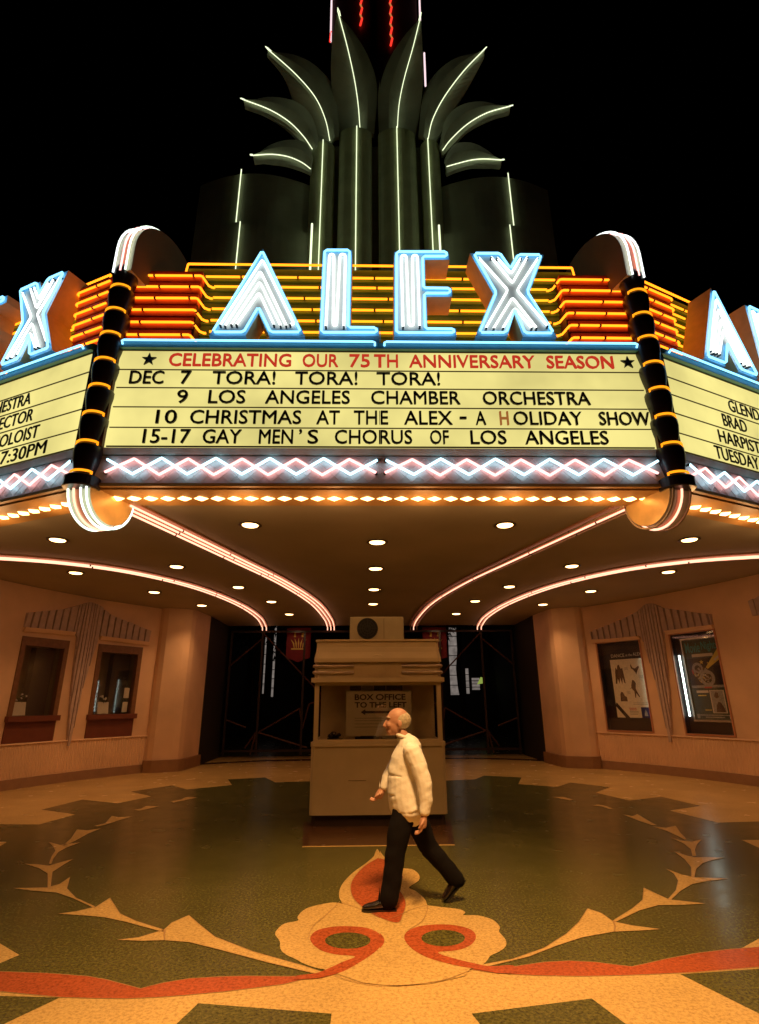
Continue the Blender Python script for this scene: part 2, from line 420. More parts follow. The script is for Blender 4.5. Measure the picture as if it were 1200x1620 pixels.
scR = [(300,668),(230,655),(150,632),(100,603),(77,572),(88,548),(130,532),(190,527),(245,531),(288,544),(304,566),(288,592),(245,609),(184,616),(230,634),(300,651),(350,660),(420,657),(430,681),(370,682)]
inlay(sm([G8(*p) for p in scR], 4), RED, 7, False)
inlay(ell((200,571), 69, 26, G8), GREEN, 8)
scL = [(930,703),(940,690),(1000,682),(1040,667),(1085,646),(1124,629),(1060,622),(1010,606),(982,575),(1000,548),(1050,535),(1105,533),(1160,538),(1200,556),(1214,580),(1195,608),(1150,641),(1085,677),(1010,698)]
inlay(sm([G7(*p) for p in scL], 4), RED, 7, False)
inlay(ell((1101,579), 72, 26, G7), GREEN, 8)
def line(pts, g, wd=.005, lv=9):
    P = [Vector((p.x, p.y, 0)) for p in smooth_line([g(*p) for p in pts], 5)]
    out = []
    for i, p in enumerate(P):
        t = (P[min(i+1, len(P)-1)]-P[max(i-1, 0)]).normalized(); n = Vector((-t.y, t.x, 0))
        out.append((p+n*wd/2, p-n*wd/2))
    for i in range(len(out)-1): inlay([out[i][0], out[i+1][0], out[i+1][1], out[i][1]], LINE, lv)
line([(1076,455),(1030,500),(990,535),(975,575)], G7); line([(1080,458),(1140,478),(1200,500)], G7)
line([(150,466),(148,490),(130,520),(90,545)], G8); line([(150,466),(100,480),(60,498),(20,512)], G8)
line([(1060,690),(1130,712),(1200,722)], G7); line([(0,722),(90,720),(200,705),(290,672)], G8)

# stepped tan border round the walls
zig = [G7(985,72), G7(870,75), G7(840,60), G7(722,66), G7(735,84), G7(592,98), G7(545,85), G7(415,105), G7(480,120), G7(372,142), G7(262,130), G7(132,162), G7(240,177), G7(125,209), G7(0,208)]
wallL = [Vector((-9.2,10.2,0)), Vector((-9.0,13,0)), Vector((-7.6,15.5,0)), Vector((-6.4,17,0)), Vector((-5.2,20.6,0)), Vector((-.8,20.6,0))]
inlay(zig+wallL, TAN, 1)
zig = [G8(205,70), G8(300,66), G8(330,54), G8(448,60), G8(437,81), G8(560,90), G8(602,76), G8(730,91), G8(682,108), G8(790,133), G8(890,121), G8(1015,150), G8(917,165), G8(1070,203), G8(1200,199)]
wallR = [Vector((9.2,10.2,0)), Vector((9.0,13,0)), Vector((7.6,15.5,0)), Vector((6.4,17,0)), Vector((5.2,20.6,0)), Vector((.8,20.6,0))]
inlay(zig+wallR, TAN, 1)
inlay([Vector((x,y,0)) for x,y in ((-5.6,17.9),(-3.5,18.9),(-.5,19.2),(-.5,19.7),(-3.5,19.4),(-5.6,18.4))], MAR, 2)
inlay([Vector((x,y,0)) for x,y in ((5.6,18.1),(3.5,19.1),(.5,19.3),(.5,19.8),(3.5,19.6),(5.6,18.6))], MAR, 2)
# maroon field round the booth
inlay([Vector((x,y,0)) for x,y in ((-.99,8.03),(.95,8.03),(1.12,9.6),(-1.15,9.6))], MAR, 2)
P = [(-.99,8.03),(.95,8.03)]
inlay([Vector((x,y,0)) for x,y in ((-.99,8.03),(.95,8.03),(.95,8.09),(-.99,8.09))], TAN, 3)
struct(fb.build('floor', ['t_green', 't_tan', 't_red', 't_line', 't_maroon']))

# ------------------------------------------------------------------ ceiling of the canopy
ZC = 4.39
CO = 3.86; YF = 6.6
ca, sa = math.cos(R(25)), math.sin(R(25))
class Frame:
    """one face of the marquee: u runs to the right, d outwards, z up"""
    def __init__(s, O, U, N): s.O = Vector((*O,0)); s.U = Vector((*U,0)); s.N = Vector((*N,0))
    def P(s, u, d, z): v = s.O+s.U*u+s.N*d; return Vector((v.x, v.y, z))
    def hit(s, px, py, d=0.):
        r = ray(px, py); o = s.O+s.N*d; t = ((o-CAM).dot(s.N))/r.dot(s.N); P = CAM+r*t
        return (P-s.O).dot(s.U), P.z
    def box(s, mb, u0, u1, d0, d1, z0, z1, m=0):
        P = s.P
        return mb.hexa([P(u0,d0,z0),P(u1,d0,z0),P(u1,d0,z1),P(u0,d0,z1),P(u0,d1,z0),P(u1,d1,z0),P(u1,d1,z1),P(u0,d1,z1)], m)
FC = Frame((0,YF), (1,0), (0,-1)); FL = Frame((-CO,YF), (ca,-sa), (-sa,-ca)); FR = Frame((CO,YF), (ca,sa), (sa,-ca))
SL = 6.0
e1 = FL.P(-SL,0,0); e2 = FR.P(SL,0,0)
plan = [(e1.x,e1.y),(-CO,YF),(CO,YF),(e2.x,e2.y),(9.9,20.3),(-9.9,20.3)]
cb = MB().slab(plan, ZC, ZC+.16, 0)
struct(cb.build('ceiling', 'ceil'))

# ------------------------------------------------------------------ the marquee
mq = thing('theater_marquee', 'wide theater marquee with blue neon name letters and yellow changeable letter boards', 'marquee', (0, YF, ZC))
def inset(k):
    q = []
    for f, u in ((FL,-SL),): p = f.P(u,-k,0); q.append((p.x,p.y))
    q += [(-CO+k*.2, YF+k), (CO-k*.2, YF+k)]
    p = FR.P(SL,-k,0); q.append((p.x,p.y)); q += [(9.6,20.2),(-9.6,20.2)]
    return q
mb = MB(); mb.slab(inset(.012), ZC+.162, 6.44); mb.slab(inset(.46), 6.442, 8.0)
mb.build('canopy_body', 'body', mq)
# soffit strip that carries the bulbs
mb = MB()
for f, a, b in ((FC,-CO+.02,CO-.02),(FL,-SL,-.03),(FR,.03,SL)):
    f.box(mb, a, b, -.60, -.005, ZC-.05, ZC-.002)
mb.build('bulb_soffit', 'soffit', mq)

ROWS = [6.399, 6.089, 5.804, 5.507, 5.2, 4.912]
def board(f, u0, u1):
    mb = MB(); f.box(mb, u0, u1, .012, .05, 4.90, 6.40)
    bd = mb.build('letter_board', 'board', mq)
    mb = MB()
    for z in ROWS[:-1]: f.box(mb, u0+.03, u1-.03, .052, .066, z-.006, z+.006)
    f.box(mb, u0+.03, u1-.03, .052, .066, ROWS[-1]+.002, ROWS[-1]+.02)
    mb.build('letter_rail', 'rail', bd)
    mb = MB()
    f.box(mb, u0-.06, u0-.002, .012, .11, 4.90, 6.40); mb.build('board_frame', 'groove', bd); mb = MB()
    f.box(mb, u1+.002, u1+.06, .012, .11, 4.90, 6.40); mb.build('board_frame', 'groove', bd)
    mb = MB(); P = f.P
    mb.hexa([P(u0-.05,.012,4.80),P(u1+.05,.012,4.80),P(u1+.05,.012,4.898),P(u0-.05,.012,4.898),P(u0-.05,.016,4.80),P(u1+.05,.016,4.80),P(u1+.05,.075,4.898),P(u0-.05,.075,4.898)])
    mb.build('board_sill', 'trim', mq)
    return bd
bc = board(FC, -3.60, 3.68); bl = board(FL, -5.8, -.075); br = board(FR, .14, 5.8)
def words(f, bd, items, row):
    groups = {}
    z0 = ROWS[row+1]+.045; h = .205
    for s, a, b, m in items:
        mb = MB()
        if s == '*':
            cx, cz, rr = (a+b)/2, z0+h/2, .105
            pts = [(cx+rr*(1 if k % 2 == 0 else .4)*math.sin(math.pi*k/5), cz+rr*(1 if k % 2 == 0 else .4)*math.cos(math.pi*k/5)) for k in range(10)]
            mb.prism([f.P(u,.070,z) for u,z in pts], [f.P(u,.095,z) for u,z in pts], m); mb.build('message_star', ['letter'], bd); continue
        hh, zz = h, z0
        if s == '-': hh, zz = .035, z0+.085
        if s == '’': hh, zz = .07, z0+.14
        vs, fs = text_geo(s, b-a-.005, hh-.003, 0, .026 if f is FC else .010)
        for q, (dx, dy) in enumerate(((0,0),(.005,.003))): mb.add([f.P(a+v.x+dx, .070+v.z-.0006*q, zz+v.y+dy) for v in vs], fs, m)
        mb.build('message_word', ['letter', 'redletter', 'rustletter'], bd)
def cu(px, py): return FC.hit(px, py, .07)[0]
T = [[('*',224,247,0),('CELEBRATING',267.5,461,1),('OUR',479,535.5,1),('75',553,585.5,1),('TH',592,628.5,1),('ANNIVERSARY',646,845,1),('SEASON',863.5,969,1),('*',981,1003,0)],
 [('DEC',205,259,0),('7',285.5,302,0),('TORA!',336,436,0),('TORA!',467,566,0),('TORA!',596,695,0)],
 [('9',280,297,0),('LOS',330,388.5,0),('ANGELES',420,554,0),('CHAMBER',587.5,727,0),('ORCHESTRA',762.5,932.5,0)],
 [('10',247,280,0),('CHRISTMAS',301,477,0),('AT',501,538,0),('THE',560,613,0),('ALEX',638,714.6,0),('-',726,737,0),('A',751,767.5,0),('H',789.5,803.5,2),('OLIDAY',811,920,0),('SHOW',946.5,1027,0)],
 [('15-17',226.5,301,0),('GAY',321,382,0),('MEN',410,464,0),('’',473,478,0),('S',487,504,0),('CHORUS',530,651,0),('OF',679,709,0),('LOS',743,800,0),('ANGELES',829,961,0)]]
for i, row in enumerate(T):
    y = (578,607,637,668,698)[i]
    words(FC, bc, [(s, cu(a,y), cu(b,y), m) for s,a,b,m in row], i)
for i, (s, u, wd) in enumerate((('ORCHESTRA',-1.27,1.28),('DIRECTOR',-1.135,1.12),('SOLOIST',-.93,.95),('7:30PM',-.70,.95)), 1):
    words(FL, bl, [(s, u-wd, u, 0)], i)
for i, (s, u, wd) in enumerate((('GLENDALE',1.52,1.16),('BRAD',1.284,.57),('HARPIST',1.09,.98),('TUESDAY',.914,1.02)), 1):
    words(FR, br, [(s, u, u+wd, 0)], i)

# zigzag fascia below the boards
def fascia(f, u0, u1, breaks):
    mb = MB(); f.box(mb, u0, u1, .012, .04, 4.405, 4.795)
    fa = mb.build('zigzag_fascia', 'fascia', mq)
    mb = MB(); k = u0+.1
    while k < u1-.4:                                    # pressed lattice behind the tubes
        for s in (0, 1):
            za, zb = (4.43, 4.77) if s else (4.77, 4.43)
            mb.tube([f.P(k,.041,za), f.P(k+.36,.041,zb)], .004, 4)
        k += .18
    mb.build('lattice', 'fascia', fa)
    mb = MB(); f.box(mb, u0, u1, .012, .075, 4.36, 4.403)
    mb.build('fascia_edge', 'soffit', fa)
    for a, b, flip in breaks:
        n = max(2, round((b-a)/.365)); st = (b-a)/n
        hi, lo = 4.735, 4.515
        for kind, (m, z0, z1, dd) in dict(p=('pnk',lo,hi,.085), b=('zbl',hi,lo,.105)).items():
            if flip: z0, z1 = z1, z0
            pts = []
            for k in range(n+1):
                z = z0 if k % 2 == 0 else z1; u = a+st*k + (0 if kind == 'p' else .015)
                if 0 < k < n: pts += [f.P(u-.025,dd,z+(.014 if z < 4.6 else -.014)), f.P(u,dd,z), f.P(u+.025,dd,z+(.014 if z < 4.6 else -.014))]
                else: pts.append(f.P(u,dd,z+(.03 if z < 4.6 else -.02)))
            MB().tube(pts, .0175, 6).build('neon_tube', m, fa, True)
            mb = MB()
            for q in (0, -1):
                p = pts[q]; mb.tube([p, p-f.N*(dd-.04)], .018, 8)
            mb.build('tube_socket', 'plastic', fa, True)
fascia(FC, -CO+.02, CO-.02, ((-3.52,-.05,False),(.05,3.62,False)))
fascia(FL, -SL, -.02, ((-3.45,-.12,True),)); fascia(FR, .05, SL, ((.22,3.55,False),))

# cyan ledge with its blue tube
def ledge(f, u0, u1, spans):
    mb = MB(); f.box(mb, u0, u1, -.45, .13, 6.405, 6.50); f.box(mb, u0, u1, .012, .10, 6.50, 6.52)
    ld = mb.build('ledge', 'cyan', mq)
    for a, b in spans:
        MB().tube([f.P(a,.13,6.45), f.P(a,.165,6.48), f.P(a+.03,.17,6.492), f.P(b-.03,.17,6.492), f.P(b,.165,6.48), f.P(b,.13,6.45)], .015, 8).build('neon_tube', 'blu', ld, True)
ledge(FC, -CO+.1, CO-.1, ((-3.55,-.06),(.06,3.62)))
ledge(FL, -SL, -.1, ((-3.6,-.25),)); ledge(FR, .1, SL, ((.25,3.6),))

# striped neon backing behind the name
FRW = [7.843, 7.637, 7.429, 7.218, 7.0, 6.781]
BRW = [8.055, 7.865, 7.655, 7.445, 7.235, 7.03, 6.82]
def backing(f, u0, u1, i0, i1, ends):
    """ends: which of the stepped red ends this face shows: (-1, 1)"""
    mb = MB(); f.box(mb, i0-.3, i1+.3, -.455, -.40, 6.502, 8.26)
    bk = mb.build('striped_backing', 'olive', mq)
    mb = MB()
    for z in BRW: f.box(mb, i0-.12, i1+.12, -.40, -.375, z-.05, z-.02)
    mb.build('backing_rib', 'olive', bk)
    for e in ends:
        a, b = (u0, i0) if e < 0 else (i1, u1)
        mb = MB(); f.box(mb, a, b, -.399, -.16, 6.502, 7.96)
        mb.build('stepped_end', 'groove', bk)
        for i, z in enumerate(FRW):
            # each tier's inner end is cut back a little less than the one below
            s = .035*(i-2.5)*(-1)
            aa, bb = (a, b+s*.4) if e < 0 else (a-s*.4, b)
            mb = MB(); f.box(mb, aa, bb, -.24, -.125, z-.075, z+.105)
            mb.build('red_tier', 'red', bk)
            if e < 0: pts = [(aa+.02,-.10,z),(bb-.02,-.095,z),(bb+.01,-.10,z-.01),(bb+.05,-.30,z-.005),(bb+.10,-.345,z-.0),(bb+.13,-.345,z)]
            else: pts = [(bb-.02,-.10,z),(aa+.02,-.095,z),(aa-.01,-.10,z-.01),(aa-.05,-.30,z-.005),(aa-.10,-.345,z),(aa-.13,-.345,z)]
            pts = [f.P(*p) for p in pts]
            MB().tube(pts, .018, 6).bands(pts, .0215, 2).build('neon_tube', ['yel','plastic'], bk, True)
    lo, hi = (i0+.16 if -1 in ends else u0), (i1-.16 if 1 in ends else u1)
    for i, z in enumerate(BRW):
        if i == 0: p = [(lo-.15,-.345,z),(hi+.15,-.345,z)]
        else: p = [(lo,-.345,z),(hi,-.345,z)]
        q_ = [f.P(*q) for q in p]; MB().tube(q_, .018, 6).bands(q_, .0215, 5).build('neon_tube', ['yel','plastic'], bk, True)
    lo2, hi2 = (i0-.29 if -1 in ends else u0), (i1+.29 if 1 in ends else u1)
    pts = [f.P(lo2,-.345,8.30), f.P(hi2,-.345,8.30)]
    if -1 in ends: pts = [f.P(lo2-.02,-.345,8.15), f.P(lo2-.005,-.345,8.285)]+pts
    if 1 in ends: pts = pts+[f.P(hi2+.005,-.345,8.285), f.P(hi2+.02,-.345,8.15)]
    MB().tube(pts, .018, 6).build('neon_tube', 'yel', bk, True)
backing(FC, -3.66, 3.74, -2.70, 2.80, (-1, 1))
backing(FL, -SL, -.28, -SL+.6, -.95, (1,)); backing(FR, .28, SL, .95, SL-.6, (-1,))

# the name in channel letters
LP = dict(
 A=[(331,531),(389,531),(409.5,495),(426,531),(482.5,531),(416.3,393)],
 L=[(511,395.5),(557.5,395.5),(555,517),(599,517.5),(601,531.5),(505,531.5)],
 E=[(622.5,398),(707.5,398),(710,411),(671,411),(672,455),(714,455.5),(714,469.5),(673.5,469.5),(675,519),(720,519.5),(721,532),(622,532)],
 X=[(742,400.5),(791,400.5),(805,421),(815.5,402.5),(859,403),(836,464),(880,532.5),(826,532.5),(812.5,497),(802,531.5),(751,531.5),(779,465)])
def Z6(x, y): return (320+x/4, 390+y/4)
def Z5(x, y): return (600+x/4, 390+y/4)
TP = dict(
 A=[[Z6(*p) for p in q] for q in ([(120,502),(385,92),(585,500),(560,500)],[(150,508),(372,165),(535,508)],[(190,500),(368,232),(500,508)],[(222,500),(364,300),(458,502)])],
 L=[[Z6(*p) for p in [(785,512),(808,58),(836,58),(830,508),(852,508),(874,58),(908,58),(898,512)]]],
 E=[[Z5(*p) for p in [(145,515),(134,65),(166,65),(182,508),(212,508),(204,65),(236,65),(250,510)]]],
 X=[[Z5(*p) for p in q] for q in ([(622,80),(806,285),(668,522)],[(700,76),(835,240),(928,76)],[(738,80),(828,180),(886,84)],[(995,84),(864,285),(1055,508)],[(716,525),(835,332),(985,522)],[(775,522),(850,398),(955,522)])])
def shrink(poly, k):
    n = len(poly); P = [Vector(p) for p in poly]
    A = sum(P[i].x*P[(i+1)%n].y-P[(i+1)%n].x*P[i].y for i in range(n)); sg = 1 if A > 0 else -1
    out = []
    for i in range(n):
        a = (P[i]-P[i-1]).normalized(); b = (P[(i+1)%n]-P[i]).normalized()
        na = Vector((-a.y, a.x))*sg; nb = Vector((-b.y, b.x))*sg
        m = (na+nb); m = m.normalized() if m.length > 1e-6 else na
        c = max(.45, m.dot(na)); out.append(P[i]+m*(k/c))
    return out
def letter(ch, f, du):
    D = .15
    poly = [Vector(FC.hit(x, y, D)) for x, y in LP[ch]]
    poly = [Vector((u+du, z)) for u, z in poly]
    mb = MB(); n = len(poly)
    # returns (sides): orange paint on the flanks, blue on the undersides
    for i in range(n):
        p, q = poly[i], poly[(i+1)%n]
        under = abs(p.y-q.y) < .03 and min(p.y, q.y) < 6.68
        mb.add([f.P(p.x,D,p.y), f.P(q.x,D,q.y), f.P(q.x,-.25,q.y), f.P(p.x,-.25,p.y)], [(0,1,2,3)], 1 if under else 0)
    mb.add([f.P(p.x,-.25,p.y) for p in poly], [tuple(range(n))], 0)
    lt = mb.build('name_letter', ['orange', 'bluepaint'], mq)
    lt['label'] = 'blue and white neon channel letter ' + ch
    # face: blue rim with white field
    inn = shrink(poly, .055)
    mb = MB()
    for i in range(n):
        j = (i+1)%n
        mb.add([f.P(poly[i].x,D,poly[i].y), f.P(poly[j].x,D,poly[j].y), f.P(inn[j].x,D-.012,inn[j].y), f.P(inn[i].x,D-.012,inn[i].y)], [(0,1,2,3)], 1)
    mb.add([f.P(p.x,D-.012,p.y) for p in inn], [tuple(range(n))], 0)
    mb.build('letter_face', ['face' if ch in 'ALEX' else 'bluepaint', 'bluepaint'], lt)
    o = shrink(poly, .035)
    pts = []
    for i in range(n):
        a, b, c = o[i-1], o[i], o[(i+1)%n]
        for q in (a, c):
            d = (q-b); k = min(.03, d.length*.3)
            pts.append(b+d.normalized()*k)
    MB().tube([f.P(p.x,D+.035,p.y) for p in pts], .0185, 6, True).build('outline_tube', 'blu', lt, True)
    for line_ in TP[ch]:
        w_ = [Vector(FC.hit(x, y, D)) for x, y in line_]; q = [w_[0]]
        for a, b, c in zip(w_, w_[1:], w_[2:]):
            for e_ in (a, c):
                k = min(.035, (e_-b).length*.45); q.append(b+(e_-b).normalized()*k)
            q.insert(-1, b.lerp((q[-1]+q[-2])/2, .5))
        q.append(w_[-1])
        MB().tube([f.P(p.x+du,D+.03,p.y) for p in q], .0165, 6).build('neon_tube', 'wht', lt, True)
    # tube supports and end sockets
    for line_ in TP[ch]:
        for x, y in (line_[0], line_[-1]):
            u, z = FC.hit(x, y, D); mb = MB(); f.box(mb, u+du-.013, u+du+.013, D-.01, D+.045, z-.03, z-.008)
            mb.build('tube_socket', 'plastic', lt)
for ch in 'ALEX': letter(ch, FC, 0)
for ch in 'EX': letter(ch, FL, -CO+.45)
for ch in 'AL': letter(ch, FR, CO-.45)

# corner columns: stacked black cups with neon brackets
def arc(c, r, a0, a1, z, n=12): return [Vector((c[0]+r*math.cos(a0+(a1-a0)*k/n), c[1]+r*math.sin(a0+(a1-a0)*k/n), z)) for k in range(n+1)]
DV = Vector((.27,.96,0)).normalized()
def ribbon(kind, sx, c, r, zc, up, tubes, hw=.155):
    """half-round fin whose rim carries neon; sx mirrors it"""
    d = Vector((DV.x*-sx, DV.y, 0)); wv = Vector((d.y, -d.x, 0))
    n = 20
    sgn = 1 if up else -1
    prof = [(0, 0)] if up else []
    if up: prof = [(0, zc-.42)]
    else: prof = [(0, zc+.0)]
    for k in range(n+1):
        a = math.pi*k/n; prof.append((r-r*math.cos(a), zc+sgn*r*math.sin(a)))
    if up: prof.append((2*r, zc-.42))
    else: prof.append((2*r, zc))
    P = lambda s, z, o: Vector((c[0]+d.x*s+wv.x*o, c[1]+d.y*s+wv.y*o, z))
    mb = MB()
    body = prof[1:-1] if not up else prof
    mb.prism([P(s,z,-hw) for s,z in body], [P(s,z,hw) for s,z in body], 0, 1)
    fn = mb.build(kind, ['fin' if up else 'brass', 'cream'], mq)
    mb = MB()
    cen = (r, zc)
    rim = body[:-1] if up else body
    for i in range(len(rim)-1):
        q = []
        for s, z in (rim[i], rim[i+1]):
            v = Vector((s-cen[0], z-cen[1])); v.y = v.y if (v.y*sgn > 0) else 0
            v = v.normalized()*.004; q.append((s+v.x, z+v.y))
        mb.add([P(*q[0],-.045), P(*q[1],-.045), P(*q[1],.045), P(*q[0],.045)], [(0,1,2,3)])
    mb.build('rim_stripe', 'salmon', fn)
    for o, m in tubes:
        pts = []
        last = len(rim) if not up else len(rim)-3
        for i in range(last):
            s, z = rim[i]; v = Vector((s-cen[0], (z-cen[1]) if (z-cen[1])*sgn > 0 else 0)).normalized()*.035
            pts.append(P(s+v.x, z+v.y+(.0 if up else -.0), o))
        if not up: pts[0] = pts[0]-Vector((0,0,.03)); 
        MB().tube(pts, .016, 6).build('neon_tube', m, fn, True)
    return fn
RZ = [7.405, 7.00, 6.60, 6.18, 5.77, 5.36, 4.94, 4.525]
for sx in (-1, 1):
    CB, CT = (-3.79, -3.705) if sx < 0 else (3.85, 3.765)
    cxz = lambda z: CB+(CT-CB)*(z-4.4)/3.4
    cy = YF-.06; c = (0, cy)
    ccol = 'corner_column'
    mb = MB(); prof = []
    tops = [7.77]+RZ
    for i in range(8):
        a, b = tops[i], tops[i+1]; h = a-b
        r0_ = .15 if i == 0 else .125
        for t, rr in ((0,r0_),(.06,.155),(.16,.176),(.34,.178),(.6,.163),(.86,.140),(1,.125)):
            prof.append((rr, a-h*t))
    prof.append((.125, 4.48))
    def lean(mb):
        for v in mb.v: v.x += cxz(v.z)
        return mb
    col = lean(mb.lathe(c, prof, 28)).build(ccol, 'black', mq, True)
    lean(MB().lathe(c, [(.10,4.475),(.205,4.47),(.22,4.455),(.22,4.33),(.205,4.315),(.10,4.31)], 28)).build('base_collar', 'black', col)
    for z in RZ:
        pts = arc(c, .155, R(-90-58), R(-90+58), z, 12)
        pts = [pts[0]-Vector((0,0,.05))]+pts+[pts[-1]-Vector((0,0,.05))]
        lean(MB().tube(pts, .016, 6)).build('neon_ring', 'ylo', col, True)
    # spine behind the cups
    if sx < 0: tp = [(-.12,'wht'),(-.0,'pnk'),(.085,'gwh')]; bt = [(-.14,'gwh'),(-.055,'ros'),(.05,'gwh'),(.135,'gwh')]
    else: tp = [(-.085,'wht'),(.03,'pnk'),(.12,'wht')]; bt = [(-.135,'off'),(.0,'ros'),(.135,'off')]
    cc = (CT, YF-.20)
    ribbon('corner_fin', sx, cc, .86, 8.05, True, tp)
    ribbon('corner_elbow', sx, (CB, YF-.10), .40, 4.345, False, bt, .16)

# chaser bulbs: diamond lenses in the soffit
def bulb(f, u, d):
    mb = MB(); k = .088
    z = ZC-.052
    pts = [(u-k*1.1,d),(u,d-k),(u+k*1.1,d),(u,d+k)]
    v = [f.P(a,b,z) for a,b in pts]+[f.P(u,d,z-.035)]
    mb.add(v, [(0,1,4),(1,2,4),(2,3,4),(3,0,4),(3,2,1,0)])
    mb.build('light_bulb', 'bulb', mq)
for k in range(33): bulb(FC, -3.50+.2225*k, -.32)
for k in range(18):
    bulb(FL, -.62-.2225*k, -.32); bulb(FR, .62+.2225*k, -.32)

for x in (-3.0, -1.8, -.6, .6, 1.8, 3.0):          # the bulbs' own light on the ceiling round them
    l = bpy.data.lights.new('bulb_row_light', 'POINT'); l.energy = 7.5; l.color = (1, .53, .2); l.shadow_soft_size = .12
    o = bpy.data.objects.new('bulb_row_light', l); C.objects.link(o); o.location = (x, YF+.32, ZC-.34)
for f, sg in ((FL,-1),(FR,1)):
    for k in (.9, 2.1, 3.3):
        l = bpy.data.lights.new('bulb_row_light', 'POINT'); l.energy = 7.5; l.color = (1, .53, .2); l.shadow_soft_size = .12
        o = bpy.data.objects.new('bulb_row_light', l); C.objects.link(o); o.location = f.P(sg*k, -.32, ZC-.34)

# ------------------------------------------------------------------ ceiling neon and downlights
IN = [(3.54,7.2),(3.22,8.3),(2.68,10.2),(2.06,12.5),(1.61,15.2),(1.46,18.2),(1.49,20.25)]
OU = [(8.6,9.85),(7.2,10.05),(6.0,10.5),(5.0,11.4),(4.2,13.0),(3.74,15.3),(3.66,17.8),(3.9,20.25)]
def strip(line, sx, hw, tubes, label):
    L = smooth_line([Vector((sx*x, y, 0)) for x, y in line], 8)
    t = thing('neon_strip', label, 'neon strip', (L[0].x, L[0].y, ZC), 'curved neon strips across the canopy ceiling')
    nrm = []
    for i in range(len(L)):
        v = (L[min(i+1,len(L)-1)]-L[max(i-1,0)]).normalized(); nrm.append(Vector((v.y,-v.x,0)))
    mb = MB(); vs = []
    for p, q in zip(L, nrm):
        for o, z in ((-hw,ZC-.003),(-hw,ZC-.03),(hw,ZC-.03),(hw,ZC-.003)): vs.append(p+q*o+Vector((0,0,z)))
    fs = []
    for i in range(len(L)-1):
        for k in range(4): fs.append((i*4+k, i*4+(k+1)%4, i*4+4+(k+1)%4, i*4+4+k))
    mb.add(vs, fs); mb.build('channel', 'salmon', t)
    for o, m in tubes:
        pts = [p+q*o+Vector((0,0,ZC-.065)) for p, q in zip(L, nrm)]
        pts.append(pts[-1]+Vector((0,.03,.25 if False else -.10)))
        MB().tube(pts, .0155, 6).bands(pts, .019, 7).build('neon_tube', [m,'plastic'], t, True)
strip(IN, -1, .17, ((-.12,'ros'),(0,'ros'),(.12,'ros')), 'left inner ceiling strip of three lit pink white neon tubes')
strip(IN, 1, .17, ((-.12,'off'),(0,'ros'),(.12,'off')), 'right inner ceiling strip with only its middle neon tube lit')
strip(OU, -1, .12, ((-.07,'ros'),(.07,'ros')), 'outer ceiling neon strip curving over the ticket windows')
strip(OU, 1, .12, ((-.07,'ros'),(.07,'ros')), 'outer ceiling neon strip curving over the poster cases')
DL = [(2.0,8.22,'beside the pavement end of the inner neon strip'),(4.05,11.0,'between the two neon strips'),(5.42,9.05,'nearest the corner elbow outside the outer strip'),
      (6.36,11.55,'close to the curved wall'),(5.5,13.73,'above the middle of the curved wall'),(4.88,15.73,'beside the pilaster'),(3.27,13.13,'between the strips halfway to the gate'),
      (2.81,15.15,'between the strips near the gate'),(2.63,17.45,'last before the gate')]
def downlight(x, y, label, power=34):
    t = thing('downlight', label, 'ceiling light', (x, y, ZC), 'round downlights in the canopy ceiling')
    n = 24; mb = MB()
    mb.lathe((x,y), [(.135,ZC-.002),(.175,ZC-.004),(.18,ZC-.016),(.15,ZC-.022),(.135,ZC-.012)], n)
    mb.build('trim_ring', 'ringpaint', t, True)
    MB().lathe((x,y), [(.02,ZC-.004),(.132,ZC-.006),(.115,ZC-.022),(.05,ZC-.034),(.01,ZC-.036)], n).build('lamp', 'dlamp', t, True)
    spot('downlight_beam', (x, y, ZC-.08), (x, y, 0), power, 125, .8, .10, WARM)
for x, y, s in DL:
    w_ = 78 if x > 4.5 else 12
    downlight(-x, y, 'left side ceiling downlight '+s, w_); downlight(x, y, 'right side ceiling downlight '+s, w_)
for y, s in ((9.2,'large centre downlight in front of the ticket booth'),(11.2,'second centre downlight back from the bulbs, over the booth roof'),(13.44,'third centre downlight back from the bulbs'),(15.57,'small last centre downlight above the fan unit')):
    downlight(0, y, s, 15)

# ------------------------------------------------------------------ curved side walls
WP = smooth_line([Vector((x,y,0)) for x,y in ((9.3,8.6),(9.15,9.6),(8.85,10.8),(8.45,12.0),(7.95,13.4),(7.2,14.9),(6.2,16.35))], 10)
def wall_tools(sx):
    L = [Vector((sx*p.x, p.y, 0)) for p in WP]
    acc = [0.]
    for i in range(len(L)-1): acc.append(acc[-1]+(L[i+1]-L[i]).length)
    def pt(s, z, off=0.):
        i = 0
        while i < len(acc)-2 and acc[i+1] < s: i += 1
        a, b = L[i], L[i+1]; t = (s-acc[i])/(acc[i+1]-acc[i]); v = (b-a).normalized()
        # smoothed inward normal
        def nv(j): 
            e = (L[min(j+1,len(L)-1)]-L[max(j-1,0)]).normalized(); return Vector((-e.y, e.x, 0))*(1 if sx > 0 else -1)
        nn = (nv(i)*(1-t)+nv(i+1)*t).normalized()
        p = a+(b-a)*t+nn*off; return Vector((p.x, p.y, z))
    def hit(px, py):
        r = ray(px, py)
        for i in range(len(L)-1):
            a, b = L[i]-CAM, L[i+1]-CAM
            ca_ = r.x*a.y-r.y*a.x; cb_ = r.x*b.y-r.y*b.x
            if ca_*cb_ <= 0:
                k = ca_/(ca_-cb_); p = a+(b-a)*k
                if p.y > 0:
                    t = p.y/r.y; return acc[i]+(acc[i+1]-acc[i])*k, CAM.z+r.z*t
        return None
    return pt, hit, acc[-1]
ptL, hitL, WL = wall_tools(-1); ptR, hitR, WR = wall_tools(1)
ZW = 0.90       # top of the ribbed wainscot
